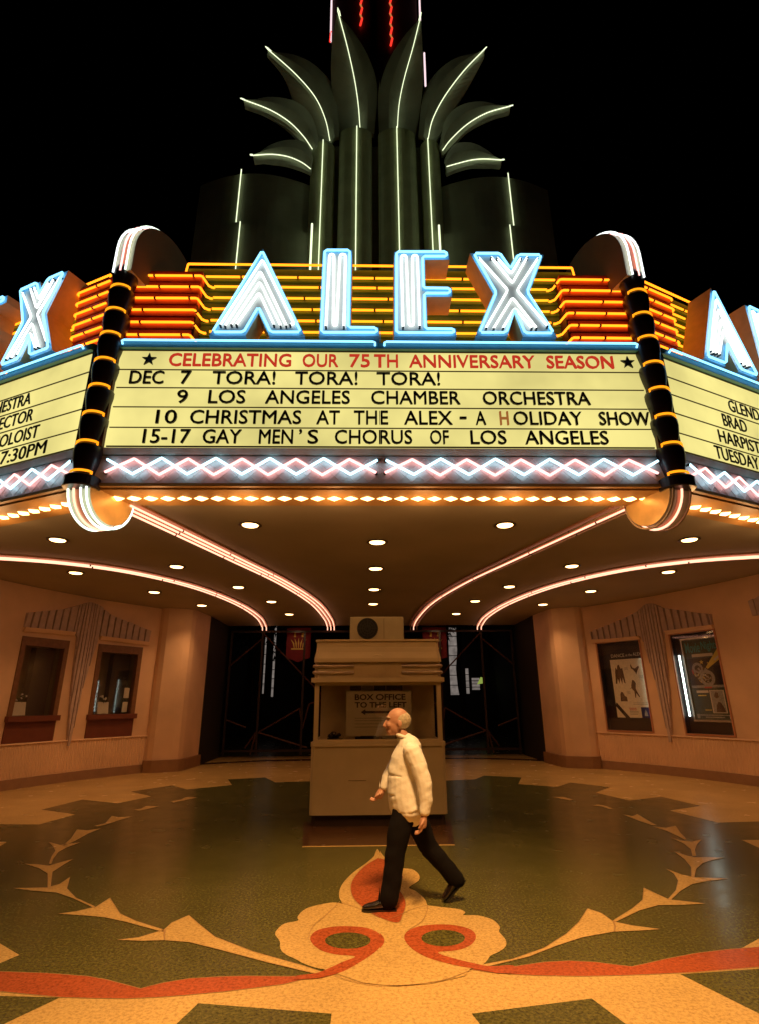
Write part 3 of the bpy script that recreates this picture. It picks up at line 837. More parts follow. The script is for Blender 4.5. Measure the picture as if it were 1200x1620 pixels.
def rect(hit, quad):
    h = [hit(*p) for p in quad]
    s = sorted(q[0] for q in h); z = sorted(q[1] for q in h)
    return ((s[0]+s[1])/2, (s[2]+s[3])/2, (z[0]+z[1])/2, (z[2]+z[3])/2)
openL = [rect(hitL, [(40,1007),(105,1013),(92,1130),(9,1138)]), rect(hitL, [(160,1019),(223,1024),(212,1130),(139,1132)])]
openR = [rect(hitR, [(944,1019),(1010,1012),(1033,1169),(962,1166)]), rect(hitR, [(1061,1004),(1128,998),(1165,1178),(1086,1173)])]
openR = [(a, b, max(c, ZW+.085), d) for a, b, c, d in openR]
print('openings', openL, openR, hitL(120,1181), hitR(1000,1176))
def curved_wall(sx, pt, W, openings, label):
    t = thing('curved_wall', label, 'wall', pt(W*.6, 0))
    ss = sorted(set([W*k/44 for k in range(45)]+[s for o in openings for s in o[:2]]))
    zs = sorted(set([0, ZW, 2.2, 3.4, 4.385]+[z for o in openings for z in o[2:]]))
    mb = MB()
    for i in range(len(ss)-1):
        for j in range(len(zs)-1):
            sc, zc = (ss[i]+ss[i+1])/2, (zs[j]+zs[j+1])/2
            if not any(o[0] < sc < o[1] and o[2] < zc < o[3] for o in openings):
                mb.add([pt(ss[i],zs[j]), pt(ss[i+1],zs[j]), pt(ss[i+1],zs[j+1]), pt(ss[i],zs[j+1])], [(0,1,2,3)])
    for i in range(len(ss)-1):
        mb.add([pt(ss[i],0,-.7), pt(ss[i+1],0,-.7), pt(ss[i+1],4.385,-.7), pt(ss[i],4.385,-.7)], [(3,2,1,0)])
    mb.build('stucco_face', 'wall', t)
    # ribbed wainscot, cap rail and base
    mb = MB(); n = int(W/.034); row = []
    for k in range(n+1):
        s = W*k/n; o = .035 if k % 2 == 0 else .018
        row.append((s, o))
    for k in range(n):
        (s0,o0),(s1,o1) = row[k], row[k+1]
        mb.add([pt(s0,.20,o0), pt(s1,.20,o1), pt(s1,ZW,o1), pt(s0,ZW,o0)], [(0,1,2,3)])
    mb.build('ribbed_wainscot', 'wall', t)
    mb = MB(); N = 40
    for k in range(N):
        a, b = W*k/N, W*(k+1)/N
        mb.hexa([pt(a,ZW,0),pt(b,ZW,0),pt(b,ZW+.03,0),pt(a,ZW+.03,0),pt(a,ZW,.055),pt(b,ZW,.055),pt(b,ZW+.03,.045),pt(a,ZW+.03,.045)])
    mb.build('wainscot_cap', 'wall', t)
    mb = MB()
    for k in range(N):
        a, b = W*k/N, W*(k+1)/N
        mb.hexa([pt(a,0,0),pt(b,0,0),pt(b,.20,0),pt(a,.20,0),pt(a,0,.10),pt(b,0,.10),pt(b,.20,.06),pt(a,.20,.06)])
    mb.build('wall_base', 'base', t)
    return t
wl_l = curved_wall(-1, ptL, WL, openL, 'curved peach stucco wall with ticket windows and draped plaster relief')
wl_r = curved_wall(1, ptR, WR, openR, 'curved peach stucco wall holding the poster cases')
# fluted plaster drapery over the openings
def drapery(pt, hit, wall, top, botA, botB, tail, k=1):
    """top: the upper outline in picture order; under it the two swags and the pointed tail"""
    H = lambda q: [hit(*p) for p in q]
    topl = H(top); lo = H(botA+tail+botB)
    topl.sort(); lo.sort()
    def interp(L, s):
        if s <= L[0][0]: return L[0][1]
        for a, b in zip(L, L[1:]):
            if s <= b[0]: return a[1]+(b[1]-a[1])*(s-a[0])/max(1e-6, b[0]-a[0])
        return L[-1][1]
    s0, s1 = max(topl[0][0], lo[0][0]), min(topl[-1][0], lo[-1][0]); n = 150
    mb = MB(); tip = min(lo, key=lambda q: q[1])[0]; pk = max(topl, key=lambda q: q[1])[0]
    def off(s, c):
        # fine flutes by the tail, broad pleats on the swags
        dd = abs(s-c); per = .085 if dd < .34 else .19
        return .05+.04*(1 if math.sin(2*math.pi*s/per) > -.55 else -1.05)+.05*math.exp(-(dd/.3)**2)
    V = []
    for i in range(n+1):
        s = s0+(s1-s0)*i/n; zt, zb = interp(topl, s), interp(lo, s)
        V.append((s, zt, min(zb, zt-.02)))
    for i in range(n):
        (a, ta, ba), (b, tb, bb) = V[i], V[i+1]
        m = (a+b)/2; o = off(m, pk)
        mb.hexa([pt(a,ba,0),pt(b,bb,0),pt(b,tb,0),pt(a,ta,0),pt(a,ba,o*.55),pt(b,bb,o*.55),pt(b,tb,o),pt(a,ta,o)])
    mb.build('drapery_relief', 'drape', wall)
    for q in (botA, botB):
        h = sorted(H(q)); mb = MB()
        for (a, za), (b, zb) in zip(h, h[1:]):
            mb.hexa([pt(a,za-.10,0),pt(b,zb-.10,0),pt(b,zb-.004,0),pt(a,za-.004,0),pt(a,za-.10,.06),pt(b,zb-.10,.06),pt(b,zb-.004,.10),pt(a,za-.004,.10)])
        mb.build('drapery_ledge', 'wall', wall)
drapery(ptL, hitL, wl_l, [(37,970),(68,967),(100,964),(122,958),(139,953),(155,958),(175,974),(204,985),(238,999)],
        [(37,992),(80,996),(117,1000)], [(158,1006),(190,1010),(236,1016)], [(121,1010),(112,1080),(104,1180),(108,1180),(130,1085),(154,1012)])
drapery(ptR, hitR, wl_r, [(934,1000),(960,990),(985,980),(1010,968),(1025,956),(1034,955),(1050,962),(1080,966),(1105,970),(1129,972)],
        [(936,1012),(970,1010),(1012,1006)], [(1053,998),(1090,993),(1128,988)], [(1017,1012),(1040,1085),(1060,1174),(1064,1174),(1060,1090),(1050,1004)])

def window_box(pt, o, depth):
    s0, s1, z0, z1 = o; return lambda s, z, d=0.: pt(s0+(s1-s0)*s, z0+(z1-z0)*z, -depth*d)
def ticket_window(pt, o, wall, panel_px):
    s0, s1, z0, z1 = o; mb = MB(); q = .62
    # the little room behind
    for a in (((s0,z0),(s0,z1)),((s1,z0),(s1,z1)),((s0,z0),(s1,z0)),((s0,z1),(s1,z1))):
        (sa_,za),(sb,zb) = a
        mb.add([pt(sa_,za,0), pt(sb,zb,0), pt(sb,zb,-q), pt(sa_,za,-q)], [(0,1,2,3)])
    mb.add([pt(s0,z0,-q), pt(s1,z0,-q), pt(s1,z1,-q), pt(s0,z1,-q)], [(0,1,2,3)])
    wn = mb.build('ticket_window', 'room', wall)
    mb = MB(); b = .085
    def bar(a0, a1, c0, c1, d0, d1, mb_=mb): mb_.hexa([pt(a0,c0,d0),pt(a1,c0,d0),pt(a1,c1,d0),pt(a0,c1,d0),pt(a0,c0,d1),pt(a1,c0,d1),pt(a1,c1,d1),pt(a0,c1,d1)])
    bar(s0-.03, s0+b, z0, z1, -.12, .03); bar(s1-b, s1+.03, z0, z1, -.12, .03); bar(s0+b, s1-b, z1-.20, z1, -.12, .028)
    mb.build('window_frame', 'wood', wn)
    mb = MB(); bar(s0-.06, s1+.06, z0-.10, z0+.02, -.1, .12, mb); mb.build('window_sill', 'maroon', wn)
    mb = MB(); bar(s0-.03, s1+.03, ZW+.034, z0-.102, .002, .025, mb); mb.build('apron_panel', 'maroon', wn)
    mb = MB(); bar(s0+b, s1-b, z0+.02, z1-.20, -.07, -.064, mb); mb.build('pane', 'pane', wn)
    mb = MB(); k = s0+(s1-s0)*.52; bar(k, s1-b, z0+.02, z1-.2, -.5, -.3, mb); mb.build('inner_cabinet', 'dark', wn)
    return wn
for i, o in enumerate(openL):
    ticket_window(ptL, o, wl_l, None)
    s0, s1, z0, z1 = o
    # counter clutter behind the glass
    nm = ('left', 'right')[i]
    a = s0+(s1-s0)*(.22 if i == 0 else .28); b = a+.30
    mb = MB(); mb.hexa([ptL(a,z0+.03,-.22),ptL(b,z0+.03,-.22),ptL(b,z0+.32,-.26),ptL(a,z0+.32,-.26),ptL(a,z0+.03,-.20),ptL(b,z0+.03,-.20),ptL(b,z0+.32,-.245),ptL(a,z0+.32,-.245)])
    o_ = mb.build('counter_card', 'paper'); tag(o_, ('small pale card standing inside the ticket window nearer the street','pale printed card inside the ticket window next to the pilaster')[i], 'card')
    c = ptL((a+b)/2+.04, z0+.47, -.30)
    fl_ = thing('flower_pot', ('dark bunch of flowers inside the ticket window nearer the street','dark bunch of flowers behind the card in the ticket window next to the pilaster')[i], 'flowers', ptL((a+b)/2+.04, z0+.03, -.30))
    base = wl(fl_)
    MB().lathe((c.x,c.y), [(.05,z0+.032),(.07,z0+.16),(.075,z0+.20)], 12).build('pot', 'maroon', fl_, True)
    mb = MB()
    for k in range(16):
        v = Vector((random.uniform(-1,1), random.uniform(-1,1), random.uniform(-.3,1))).normalized()*random.uniform(.05,.14)
        p = Vector((c.x,c.y,z0+.36))+v
        mb.tube([(c.x,c.y,z0+.20), p], .006, 4); mb.ball(p, .03, .03, .022, 6, 1 if k % 3 == 0 else 0)
    mb.build('blooms', ['frond', 'paper'], fl_, True)
s0, s1, z0, z1 = openL[1]
mb = MB()
for k, zz in enumerate((z0+.06, z0+.42)):
    a = s1-.28; mb.hexa([ptL(a,zz,-.10),ptL(a+.15,zz,-.10),ptL(a+.15,zz+.26,-.10),ptL(a,zz+.26,-.10),ptL(a,zz,-.092),ptL(a+.15,zz,-.092),ptL(a+.15,zz+.26,-.092),ptL(a,zz+.26,-.092)])
    o_ = mb.build('notice_card', 'paper'); tag(o_, ('lower small notice taped inside the window beside the pilaster','upper small notice taped inside the window beside the pilaster')[k], 'notice'); mb = MB()

# poster cases
def poster_case(pt, o, label, art, lit):
    s0, s1, z0, z1 = o; q = .16; wpt = pt
    pa, pb = wpt(s0, 0), wpt(s1, 0); pv = (pb-pa).normalized(); pn = Vector((-pv.y, pv.x, 0)); pn = pn if pn.dot(CAM-pa) > 0 else -pn
    def pt(s, z, off=0.): v = pa+pv*((s-s0)/(s1-s0)*(pb-pa).length)+pn*off; return Vector((v.x, v.y, z))
    t = thing('poster_case', label, 'poster case', pt((s0+s1)/2, z0, 0), 'poster cases in the curved wall')
    def bar(mb, a0, a1, c0, c1, d0, d1, m=0): mb.hexa([pt(a0,c0,d0),pt(a1,c0,d0),pt(a1,c1,d0),pt(a0,c1,d0),pt(a0,c0,d1),pt(a1,c0,d1),pt(a1,c1,d1),pt(a0,c1,d1)], m)
    mb = MB()
    for a in (((s0,z0),(s0,z1)),((s1,z0),(s1,z1)),((s0,z0),(s1,z0)),((s0,z1),(s1,z1))):
        (sa_,za),(sb,zb) = a
        mb.add([pt(sa_,za,0), pt(sb,zb,0), pt(sb,zb,-q), pt(sa_,za,-q)], [(0,1,2,3)])
    mb.add([pt(s0,z0,-q), pt(s1,z0,-q), pt(s1,z1,-q), pt(s0,z1,-q)], [(0,1,2,3)])
    mb.build('case_box', 'posterblack', t)
    mb = MB(); b = .035
    bar(mb, s0-b, s0, z0-b, z1+b, -.02, .03); bar(mb, s1, s1+b, z0-b, z1+b, -.02, .03)
    bar(mb, s0, s1, z1, z1+b, -.02, .028); bar(mb, s0, s1, z0-b, z0, -.02, .028)
    mb.build('case_frame', 'salmon', t)
    art(t, pt, s0, s1, z0, z1, bar)
    mb = MB(); bar(mb, s0, s1, z0, z1, -.022, -.018); mb.build('glass', 'pane', t)
    return t
# on the right wall s grows away from the street, so picture-right is smaller s
def art1(t, pt, s0, s1, z0, z1, bar):
    W = s1-s0; H = z1-z0; X = lambda u: s1-W*u; Z = lambda v: z0+H*v
    mb = MB(); bar(mb, X(.98), X(.14), Z(.13), Z(.985), -.140, -.130)
    po = mb.build('poster', 'posterblack', t)
    mats = ['postercream','posterblack','sepia','navy','pink','grey','greyink','paper']
    mb = MB(); e = [-.128]
    def R_(u0, u1, v0, v1, m, lift=0): bar(mb, X(u1), X(u0), Z(v0), Z(v1), -.129+lift*.001, -.128+lift*.001, m)
    R_(.20, .97, .14, .80, 0)
    def poly(pts, m, lift): mb.prism([pt(X(u),Z(v),-.128+lift*.001) for u,v in pts], [pt(X(u),Z(v),-.1272+lift*.001) for u,v in pts], m)
    poly([(.19,.27),(.40,.135),(.50,.135),(.22,.31)], 1, 1)                     # black corner ribbon
    R_(.76, .965, .14, .255, 3, 2); poly([(.82,.16),(.90,.16),(.885,.20),(.86,.23),(.835,.20)], 5, 4)
    R_(.50,.66,.240,.248,4,2); R_(.50,.66,.222,.230,4,2); R_(.50,.70,.206,.212,6,2); R_(.50,.70,.19,.196,6,2); R_(.50,.68,.175,.181,6,2)
    def fig(pts, lift=3): poly(pts, 2, lift)
    # group of dancers, leaping dancer, standing dancer, seated pair
    fig([(.27,.52),(.29,.66),(.31,.71),(.34,.68),(.36,.73),(.40,.74),(.43,.69),(.47,.70),(.49,.60),(.50,.52),(.47,.53),(.45,.59),(.42,.51),(.39,.59),(.36,.52),(.33,.58),(.30,.52)])
    fig([(.66,.72),(.68,.74),(.70,.70),(.76,.685),(.80,.70),(.84,.715),(.86,.70),(.82,.67),(.79,.64),(.77,.615),(.76,.64),(.72,.67),(.67,.69)])
    fig([(.62,.50),(.66,.56),(.70,.55),(.73,.52),(.71,.46),(.74,.42),(.78,.37),(.76,.365),(.71,.41),(.69,.36),(.67,.36),(.67,.43),(.62,.465),(.57,.455),(.62,.475)])
    fig([(.33,.32),(.34,.40),(.37,.43),(.41,.42),(.44,.38),(.48,.37),(.49,.32)])
    for k in range(3): R_(.52,.60,.70-.012*k,.704-.012*k,6,2); R_(.82,.92,.60-.012*k,.604-.012*k,6,2); R_(.50,.58,.425-.012*k,.429-.012*k,6,2)
    for k in range(2): R_(.60,.92,.30-.016*k,.304-.016*k,6,2)
    for s_, u0, u1, v0, v1 in (('DANCE',.24,.56,.825,.865),('at the',.585,.735,.83,.86),('ALEX',.755,.95,.83,.868)):
        vs, fs = text_geo(s_, (u1-u0)*W, (v1-v0)*H, .01, .0012)
        mb.add([pt(X(u0)-v.x, Z(v0)+v.y, -.1295+v.z) for v in vs], fs, 7)
    mb.build('print', mats, po)
    mb = MB(); bar(mb, X(.995), X(.985), Z(.15), Z(.82), -.09, -.07); mb.build('tube_light', 'tubelight', t)
def art2(t, pt, s0, s1, z0, z1, bar):
    W = s1-s0; H = z1-z0; X = lambda u: s1-W*u; Z = lambda v: z0+H*v
    mb = MB(); bar(mb, X(.97), X(.17), Z(.135), Z(.935), -.140, -.130)
    po = mb.build('poster', 'posterdim', t)
    mb = MB()
    bar(mb, X(.97), X(.13), Z(.935), Z(.955), -.14, -.11); bar(mb, X(.97), X(.13), Z(.115), Z(.135), -.14, -.11)
    bar(mb, X(.17), X(.14), Z(.135), Z(.935), -.14, -.11)
    mb.build('poster_trim', 'silver', t)
    mats = ['paper','posterblack','sepia','teal','yellow','pink','grey','gold']
    mb = MB()
    def R_(u0, u1, v0, v1, m, lift=0): bar(mb, X(u1), X(u0), Z(v0), Z(v1), -.129+lift*.001, -.128+lift*.001, m)
    def poly(pts, m, lift): mb.prism([pt(X(u),Z(v),-.128+lift*.001) for u,v in pts], [pt(X(u),Z(v),-.1272+lift*.001) for u,v in pts], m)
    R_(.20,.96,.44,.74,1,1)
    R_(.34,.80,.755,.785,0,2)
    poly([(.60,.645),(.93,.83),(.965,.83),(.965,.73),(.64,.63)], 4, 3); poly([(.80,.72),(.95,.77),(.955,.75),(.83,.705)], 0, 4)
    # film strip knot
    def ringp(c, r0_, r1_, m, lift, n=20):
        for k in range(n):
            a, b = 2*math.pi*k/n, 2*math.pi*(k+1)/n
            q = [(c[0]+r*math.cos(x)*.9, c[1]+r*math.sin(x)*.45) for r, x in ((r0_,a),(r0_,b),(r1_,b),(r1_,a))]
            poly(q, m if k % 2 else 6, lift)
    for c, r0_, r1_, m in (((.42,.64),.07,.13,6),((.50,.58),.10,.16,2),((.60,.54),.11,.18,6),((.56,.60),.05,.09,0),((.48,.53),.04,.08,7),((.66,.51),.04,.09,2),((.38,.58),.03,.06,4)):
        ringp(c, r0_, r1_, m, 5+int(r1_*40))
    for c, rr in (((.53,.70),.05),((.42,.69),.022),((.66,.69),.022)):
        poly([(c[0]+rr*(1 if k%2==0 else .4)*math.sin(math.pi*k/5), c[1]+rr*.5*(1 if k%2==0 else .4)*math.cos(math.pi*k/5)) for k in range(10)], 4, 4)
    poly([(.28,.62),(.33,.66),(.36,.66),(.31,.58),(.30,.58)], 5, 4); R_(.50,.66,.44,.455,5,16)
    R_(.22,.96,.445,.47,6,3)
    R_(.30,.56,.395,.42,0,3); R_(.32,.50,.365,.375,4,3); R_(.58,.88,.20,.42,0,3); R_(.60,.86,.205,.415,6,4)
    poly([(.66,.36),(.70,.40),(.75,.395),(.76,.35),(.70,.34)], 2, 6); poly([(.66,.21),(.68,.27),(.73,.31),(.78,.30),(.83,.25),(.85,.21)], 2, 6)
    R_(.42,.56,.225,.232,4,3); R_(.26,.90,.175,.185,6,3); R_(.40,.80,.155,.165,6,3); R_(.90,.95,.145,.185,0,3); R_(.22,.28,.15,.19,6,3)
    for s_, u0, u1, v0, v1 in (('Movie',.22,.55,.80,.905),('Nights',.58,.94,.80,.905)):
        vs, fs = text_geo(s_, (u1-u0)*W, (v1-v0)*H, .012, .0012)
        mb.add([pt(X(u0)-v.x, Z(v0)+v.y, -.1275+v.z) for v in vs], fs, 3)
    mb.build('print', mats, po)
    mb = MB(); a = [pt(X(.075), Z(.165+.62*k/6), -.085) for k in range(7)]
    mb.tube(a, .022, 8); mb.build('tube_light', 'tubelight', t, True)
poster_case(ptR, openR[0], 'cream dance poster in black case beside the pilaster', art1, False)
poster_case(ptR, openR[1], 'dark movie poster in case with bright white tube light along its edge', art2, True)
# tip of the next drapery at the picture's edge
h = [hitR(1186,955), hitR(1199,948), hitR(1199,972), hitR(1188,975)]
mb = MB(); a, b = h[0][0]-.02, h[0][0]-1.3
N = 12
for k in range(N):
    s_, e_ = a+(b-a)*k/N, a+(b-a)*(k+1)/N; o = .05 if k % 2 else .09; zt = h[0][1]+.05+.30*k/N
    mb.hexa([ptR(s_,h[3][1],0),ptR(e_,h[3][1],0),ptR(e_,zt+.03,0),ptR(s_,zt,0),ptR(s_,h[3][1],o*.6),ptR(e_,h[3][1],o*.6),ptR(e_,zt+.03,o),ptR(s_,zt,o)])
mb.build('drapery_relief', 'drape', wl_r)

# pilasters at the gate
def pilaster(sx, label):
    q = [(5.20,17.9),(5.30,16.72),(5.36,16.52),(5.52,16.40),(5.95,16.22),(6.10,16.25),(6.35,16.42),(7.2,17.9)]
    q = [(sx*x, y) for x, y in q]
    t = thing('pilaster', label, 'pilaster', (sx*5.7,16.8,0))
    MB().slab(q, .30, 4.386).build('shaft', 'wall', t)
    q2 = [(sx*x, y) for x, y in ((5.12,17.9),(5.22,16.66),(5.30,16.44),(5.48,16.31),(5.92,16.12),(6.14,16.15),(6.30,16.40),(7.2,17.92))]
    MB().slab(q2, .0, .30).build('plinth', 'base', t)
    mb = MB().slab([(sx*7.2,17.91),(sx*5.19,17.91),(sx*5.19,20.28),(sx*7.2,20.28)], 0, 4.386)
    mb.build('return_wall', 'dark', t)
pilaster(-1, 'peach stucco pilaster between the ticket windows and the gate'); pilaster(1, 'peach stucco pilaster between the poster cases and the gate')

# ------------------------------------------------------------------ ticket booth
BY = 9.2
bt = thing('ticket_booth', 'small cream ticket booth with wide window in middle of forecourt', 'ticket booth', (0, BY, 0))
def oct_(hw, y0, y1, k): return [(-hw,y0+k),(-hw+k,y0),(hw-k,y0),(hw,y0+k),(hw,y1-k),(hw-k,y1),(-hw+k,y1),(-hw,y1-k)]
MB().slab(oct_(1.0,BY+.06,BY+1.6,.06), 0, .155).build('base_plinth', 'boothd', bt)
MB().slab(oct_(1.03,BY,BY+1.66,.04), .156, 1.10).build('lower_panel', 'booth', bt)
mb = MB(); mb.box((-.45,BY-.004,.62),(-.18,BY+.001,.625)); mb.build('panel_seam', 'boothd', bt)
MB().slab(oct_(1.04,BY-.015,BY+1.68,.05), 1.101, 1.16).build('counter_ledge', 'booth', bt)
mb = MB()
for x0, x1, y0, y1 in ((-1.0,-.93,BY,BY+.08),(.93,1.0,BY,BY+.08),(-1.0,-.93,BY+1.55,BY+1.63),(.93,1.0,BY+1.55,BY+1.63)): mb = MB(); mb.box((x0,y0,1.161),(x1,y1,2.05)); mb.build('window_post', 'booth', bt)
mb = MB()
mb.box((-.93,BY+.005,1.161),(.93,BY+.06,1.20)); mb.box((-.93,BY+.005,2.0),(.93,BY+.06,2.05))
mb.build('window_frame', 'booth', bt)
mb = MB(); mb.box((-.93,BY+.42,1.161),(.93,BY+.47,2.05))
mb.build('back_wall', 'boothin', bt)
mb = MB(); mb.box((-.93,BY+.03,1.201),(.93,BY+.036,1.999)); mb.build('window_pane', 'boothpane', bt)
mb = MB(); mb.box((-.92,BY+.1,1.14),(.92,BY+.41,1.162+.03)); mb.build('inner_counter', 'boothin', bt)
# header: cornice, ribbed centre, bars
hd = MB().slab(oct_(1.06,BY-.06,BY+1.7,.05), 2.051, 2.12).build('header_lip', 'booth', bt)
MB().slab(oct_(1.01,BY,BY+1.65,.05), 2.121, 2.36).build('header_band', 'booth', bt)
prof = [(1.02,2.36),(1.02,2.42),(1.0,2.52),(.99,2.60),(.99,2.69)]
mb = MB()
for (a, za), (b, zb) in zip(prof, prof[1:]):
    A = oct_(a,BY-(a-1.0)*2-.02,BY+1.66,.05); B = oct_(b,BY-(b-1.0)*2-.02,BY+1.66,.05)
    mb.prism([(x,y,za) for x,y in A], [(x,y,zb) for x,y in B])
mb.build('header_top', 'booth', bt)
MB().slab(oct_(1.01,BY-.03,BY+1.68,.05), 2.691, 2.72).build('roof_edge', 'booth', bt)
for sx in (-1, 1):
    for z in (2.20, 2.30):
        mb = MB(); mb.tube([(sx*.38,BY-.01,z),(sx*1.0,BY-.01,z),(sx*1.02,BY+.02,z)], .028, 10); mb.build('chrome_bar', 'chrome', bt, True)
mb = MB()
for k in range(8): x = -.30+.60*k/7; mb.box((x-.014,BY-.028,2.13),(x+.014,BY+.001,2.35))
mb.build('centre_ribs', 'booth', bt)
mb = MB(); mb.tube([(-.16+.32*k/10, BY-.03, 2.40+.06*math.sin(math.pi*k/10)) for k in range(11)], .02, 6); mb.build('arch_moulding', 'booth', bt, True)
# items at the booth
nb = thing('box_office_notice', 'white paper notice reading box office to the left inside booth window', 'notice', (0, BY+.08, 1.25))
def bx(px): return aty(px, 1110, BY+.08).x
def bz(py): return aty(600, py, BY+.08).z
x0, x1 = bx(548), bx(650)
mb = MB(); mb.box((x0,BY+.081,bz(1164)),(x1,BY+.087,bz(1093))); mb.build('sheet', 'noticepaper', nb)
mb = MB()
for s_, a, b, y0, y1 in (('BOX OFFICE',561.5,640.5,1107.5,1098),('TO THE LEFT',561.5,642,1119.5,1110.5)):
    vs, fs = text_geo(s_, bx(b)-bx(a), bz(y1)-bz(y0), .03, .002)
    mb.add([(bx(a)+v.x, BY+.0805-v.z, bz(y0)+v.y) for v in vs], fs)
ax, ay = bx(571), bz(1126.5)
ar = [(ax,ay),(ax+.075,ay+.045),(ax+.075,ay+.018),(bx(625),ay+.018),(bx(625),ay-.018),(ax+.075,ay-.018),(ax+.075,ay-.045)]
mb.prism([(x,BY+.0803,z) for x,z in ar], [(x,BY+.079,z) for x,z in ar])
mb.build('lettering', 'ink', nb)
mb = MB()
for y in (1136,1140,1145,1150): mb.box((bx(562),BY+.0795,bz(y)-.005),(bx(636-(y%3)*6),BY+.0808,bz(y)+.004))
mb.build('small_print', 'greyink', nb)
pr = thing('photo_strip', 'strip of small prints across top of booth window above the notice', 'pictures', (0, BY+.08, bz(1092)))
for k, (a, b, m) in enumerate(((554,572,'sepia'),(573,591,'greyink'),(592,609,'ink'),(610,636,'sepia'))):
    mb = MB(); mb.box((bx(a),BY+.081,bz(1092)),(bx(b),BY+.087,bz(1082))); mb.build('print', m, pr)
tp_ = thing('desk_phone', 'black low telephone on booth counter behind the glass', 'telephone', (bx(582), BY+.22, 1.192))
mb = MB(); c = bx(582); mb.box((c-.20,BY+.16,1.193),(c+.22,BY+.36,1.225)); mb.build('tray', 'plastic', tp_)
mb = MB(); mb.prism([(c-.12,BY+.17,1.226),(c+.14,BY+.17,1.226),(c+.10,BY+.17,1.30),(c-.05,BY+.17,1.32)],[(c-.12,BY+.34,1.226),(c+.14,BY+.34,1.226),(c+.10,BY+.34,1.32),(c-.05,BY+.34,1.34)]); mb.build('handset', 'plastic', tp_)
c = bx(531); mb = MB()
for k in range(7):
    p = [Vector((c+random.uniform(-.13,.13), BY+.2+random.uniform(-.03,.03), 1.205+random.uniform(0,.09))) for _ in range(4)]
    mb.tube(smooth_line(p, 5), .008, 5)
mb.box((c-.12,BY+.15,1.193),(c+.12,BY+.25,1.204))
tag(mb.build('cable_tangle', 'plastic', None, True), 'tangle of black cables on booth counter at the window corner', 'cables')
ac = thing('air_conditioner', 'beige air conditioner with round fan grille on booth roof', 'air conditioner', (0, BY+.3, 2.722))
mb = MB(); mb.box((-.46,BY+.25,2.735),(.44,BY+.62,3.13)); mb.build('housing', 'ac', ac, bevel=.012)
mb = MB(); mb.box((-.44,BY+.28,2.722),(-.36,BY+.6,2.734)); mb.box((.34,BY+.28,2.722),(.42,BY+.6,2.734)); mb.build('feet', 'ac', ac)
gc, gr = (-.16, 2.93), .178
disc = [(gc[0]+gr*math.cos(2*math.pi*k/32), gc[1]+gr*math.sin(2*math.pi*k/32)) for k in range(32)]
mb = MB(); mb.prism([(x,BY+.252,z) for x,z in disc], [(x,BY+.246,z) for x,z in disc]); gl = mb.build('fan_opening', 'plastic', ac)
mb = MB()
for rr in (.05,.09,.13,.17): mb.tube([(gc[0]+rr*math.cos(2*math.pi*k/28),BY+.238,gc[1]+rr*math.sin(2*math.pi*k/28)) for k in range(28)], .005, 5, True)
for k in range(12): mb.tube([(gc[0]+.02*math.cos(k*math.pi/6),BY+.236,gc[1]+.02*math.sin(k*math.pi/6)),(gc[0]+gr*math.cos(k*math.pi/6),BY+.24,gc[1]+gr*math.sin(k*math.pi/6))], .004, 4)
mb.build('fan_grille', 'grille', ac)
mb = MB(); mb.box((.10,BY+.244,2.76),(.105,BY+.2505,3.1)); mb.build('cover_seam', 'grille', ac)

# ------------------------------------------------------------------ gates and the dark court behind
GY = 20.15
def gate(sx, label):
    t = thing('iron_gate', label, 'gate', (sx*3,GY,0), 'iron gates behind the booth')
    A = lambda px, py: aty(px, py, GY)
    P = lambda x, z: Vector((sx*x, GY, z))
    for x in (5.05, 3.95, 2.45, .8):
        mb = MB(); mb.box((min(sx*x,sx*(x-.07)),GY-.035,.08),(max(sx*x,sx*(x-.07)),GY+.035,4.2)); mb.build('gate_post', 'iron', t)
    for z in (4.13, .18):
        mb = MB(); mb.box((min(sx*.8,sx*5.05),GY-.03,z),(max(sx*.8,sx*5.05),GY+.03,z+.07)); mb.build('gate_rail', 'iron', t)
    for q in (((3.9,4.1),(1.1,1.35)),((3.95,.75),(2.5,1.55)),((2.5,1.55),(2.38,.9)),((2.38,.9),(2.18,1.7)),((2.18,1.7),(.85,2.05)),((3.9,.8),(2.2,.3)),((5.0,1.2),(4.3,.95)),((4.3,.3),(3.95,.8)),((5.0,3.0),(3.95,3.9)),((3.95,.8),(4.1,.1))):
        a, b = P(*q[0]), P(*q[1]); MB().tube([a, b], .028, 6).build('diagonal_bar', 'rust', t)
gate(-1, 'dark iron folding gate between left pilaster and booth'); gate(1, 'dark iron folding gate between booth and right pilaster')
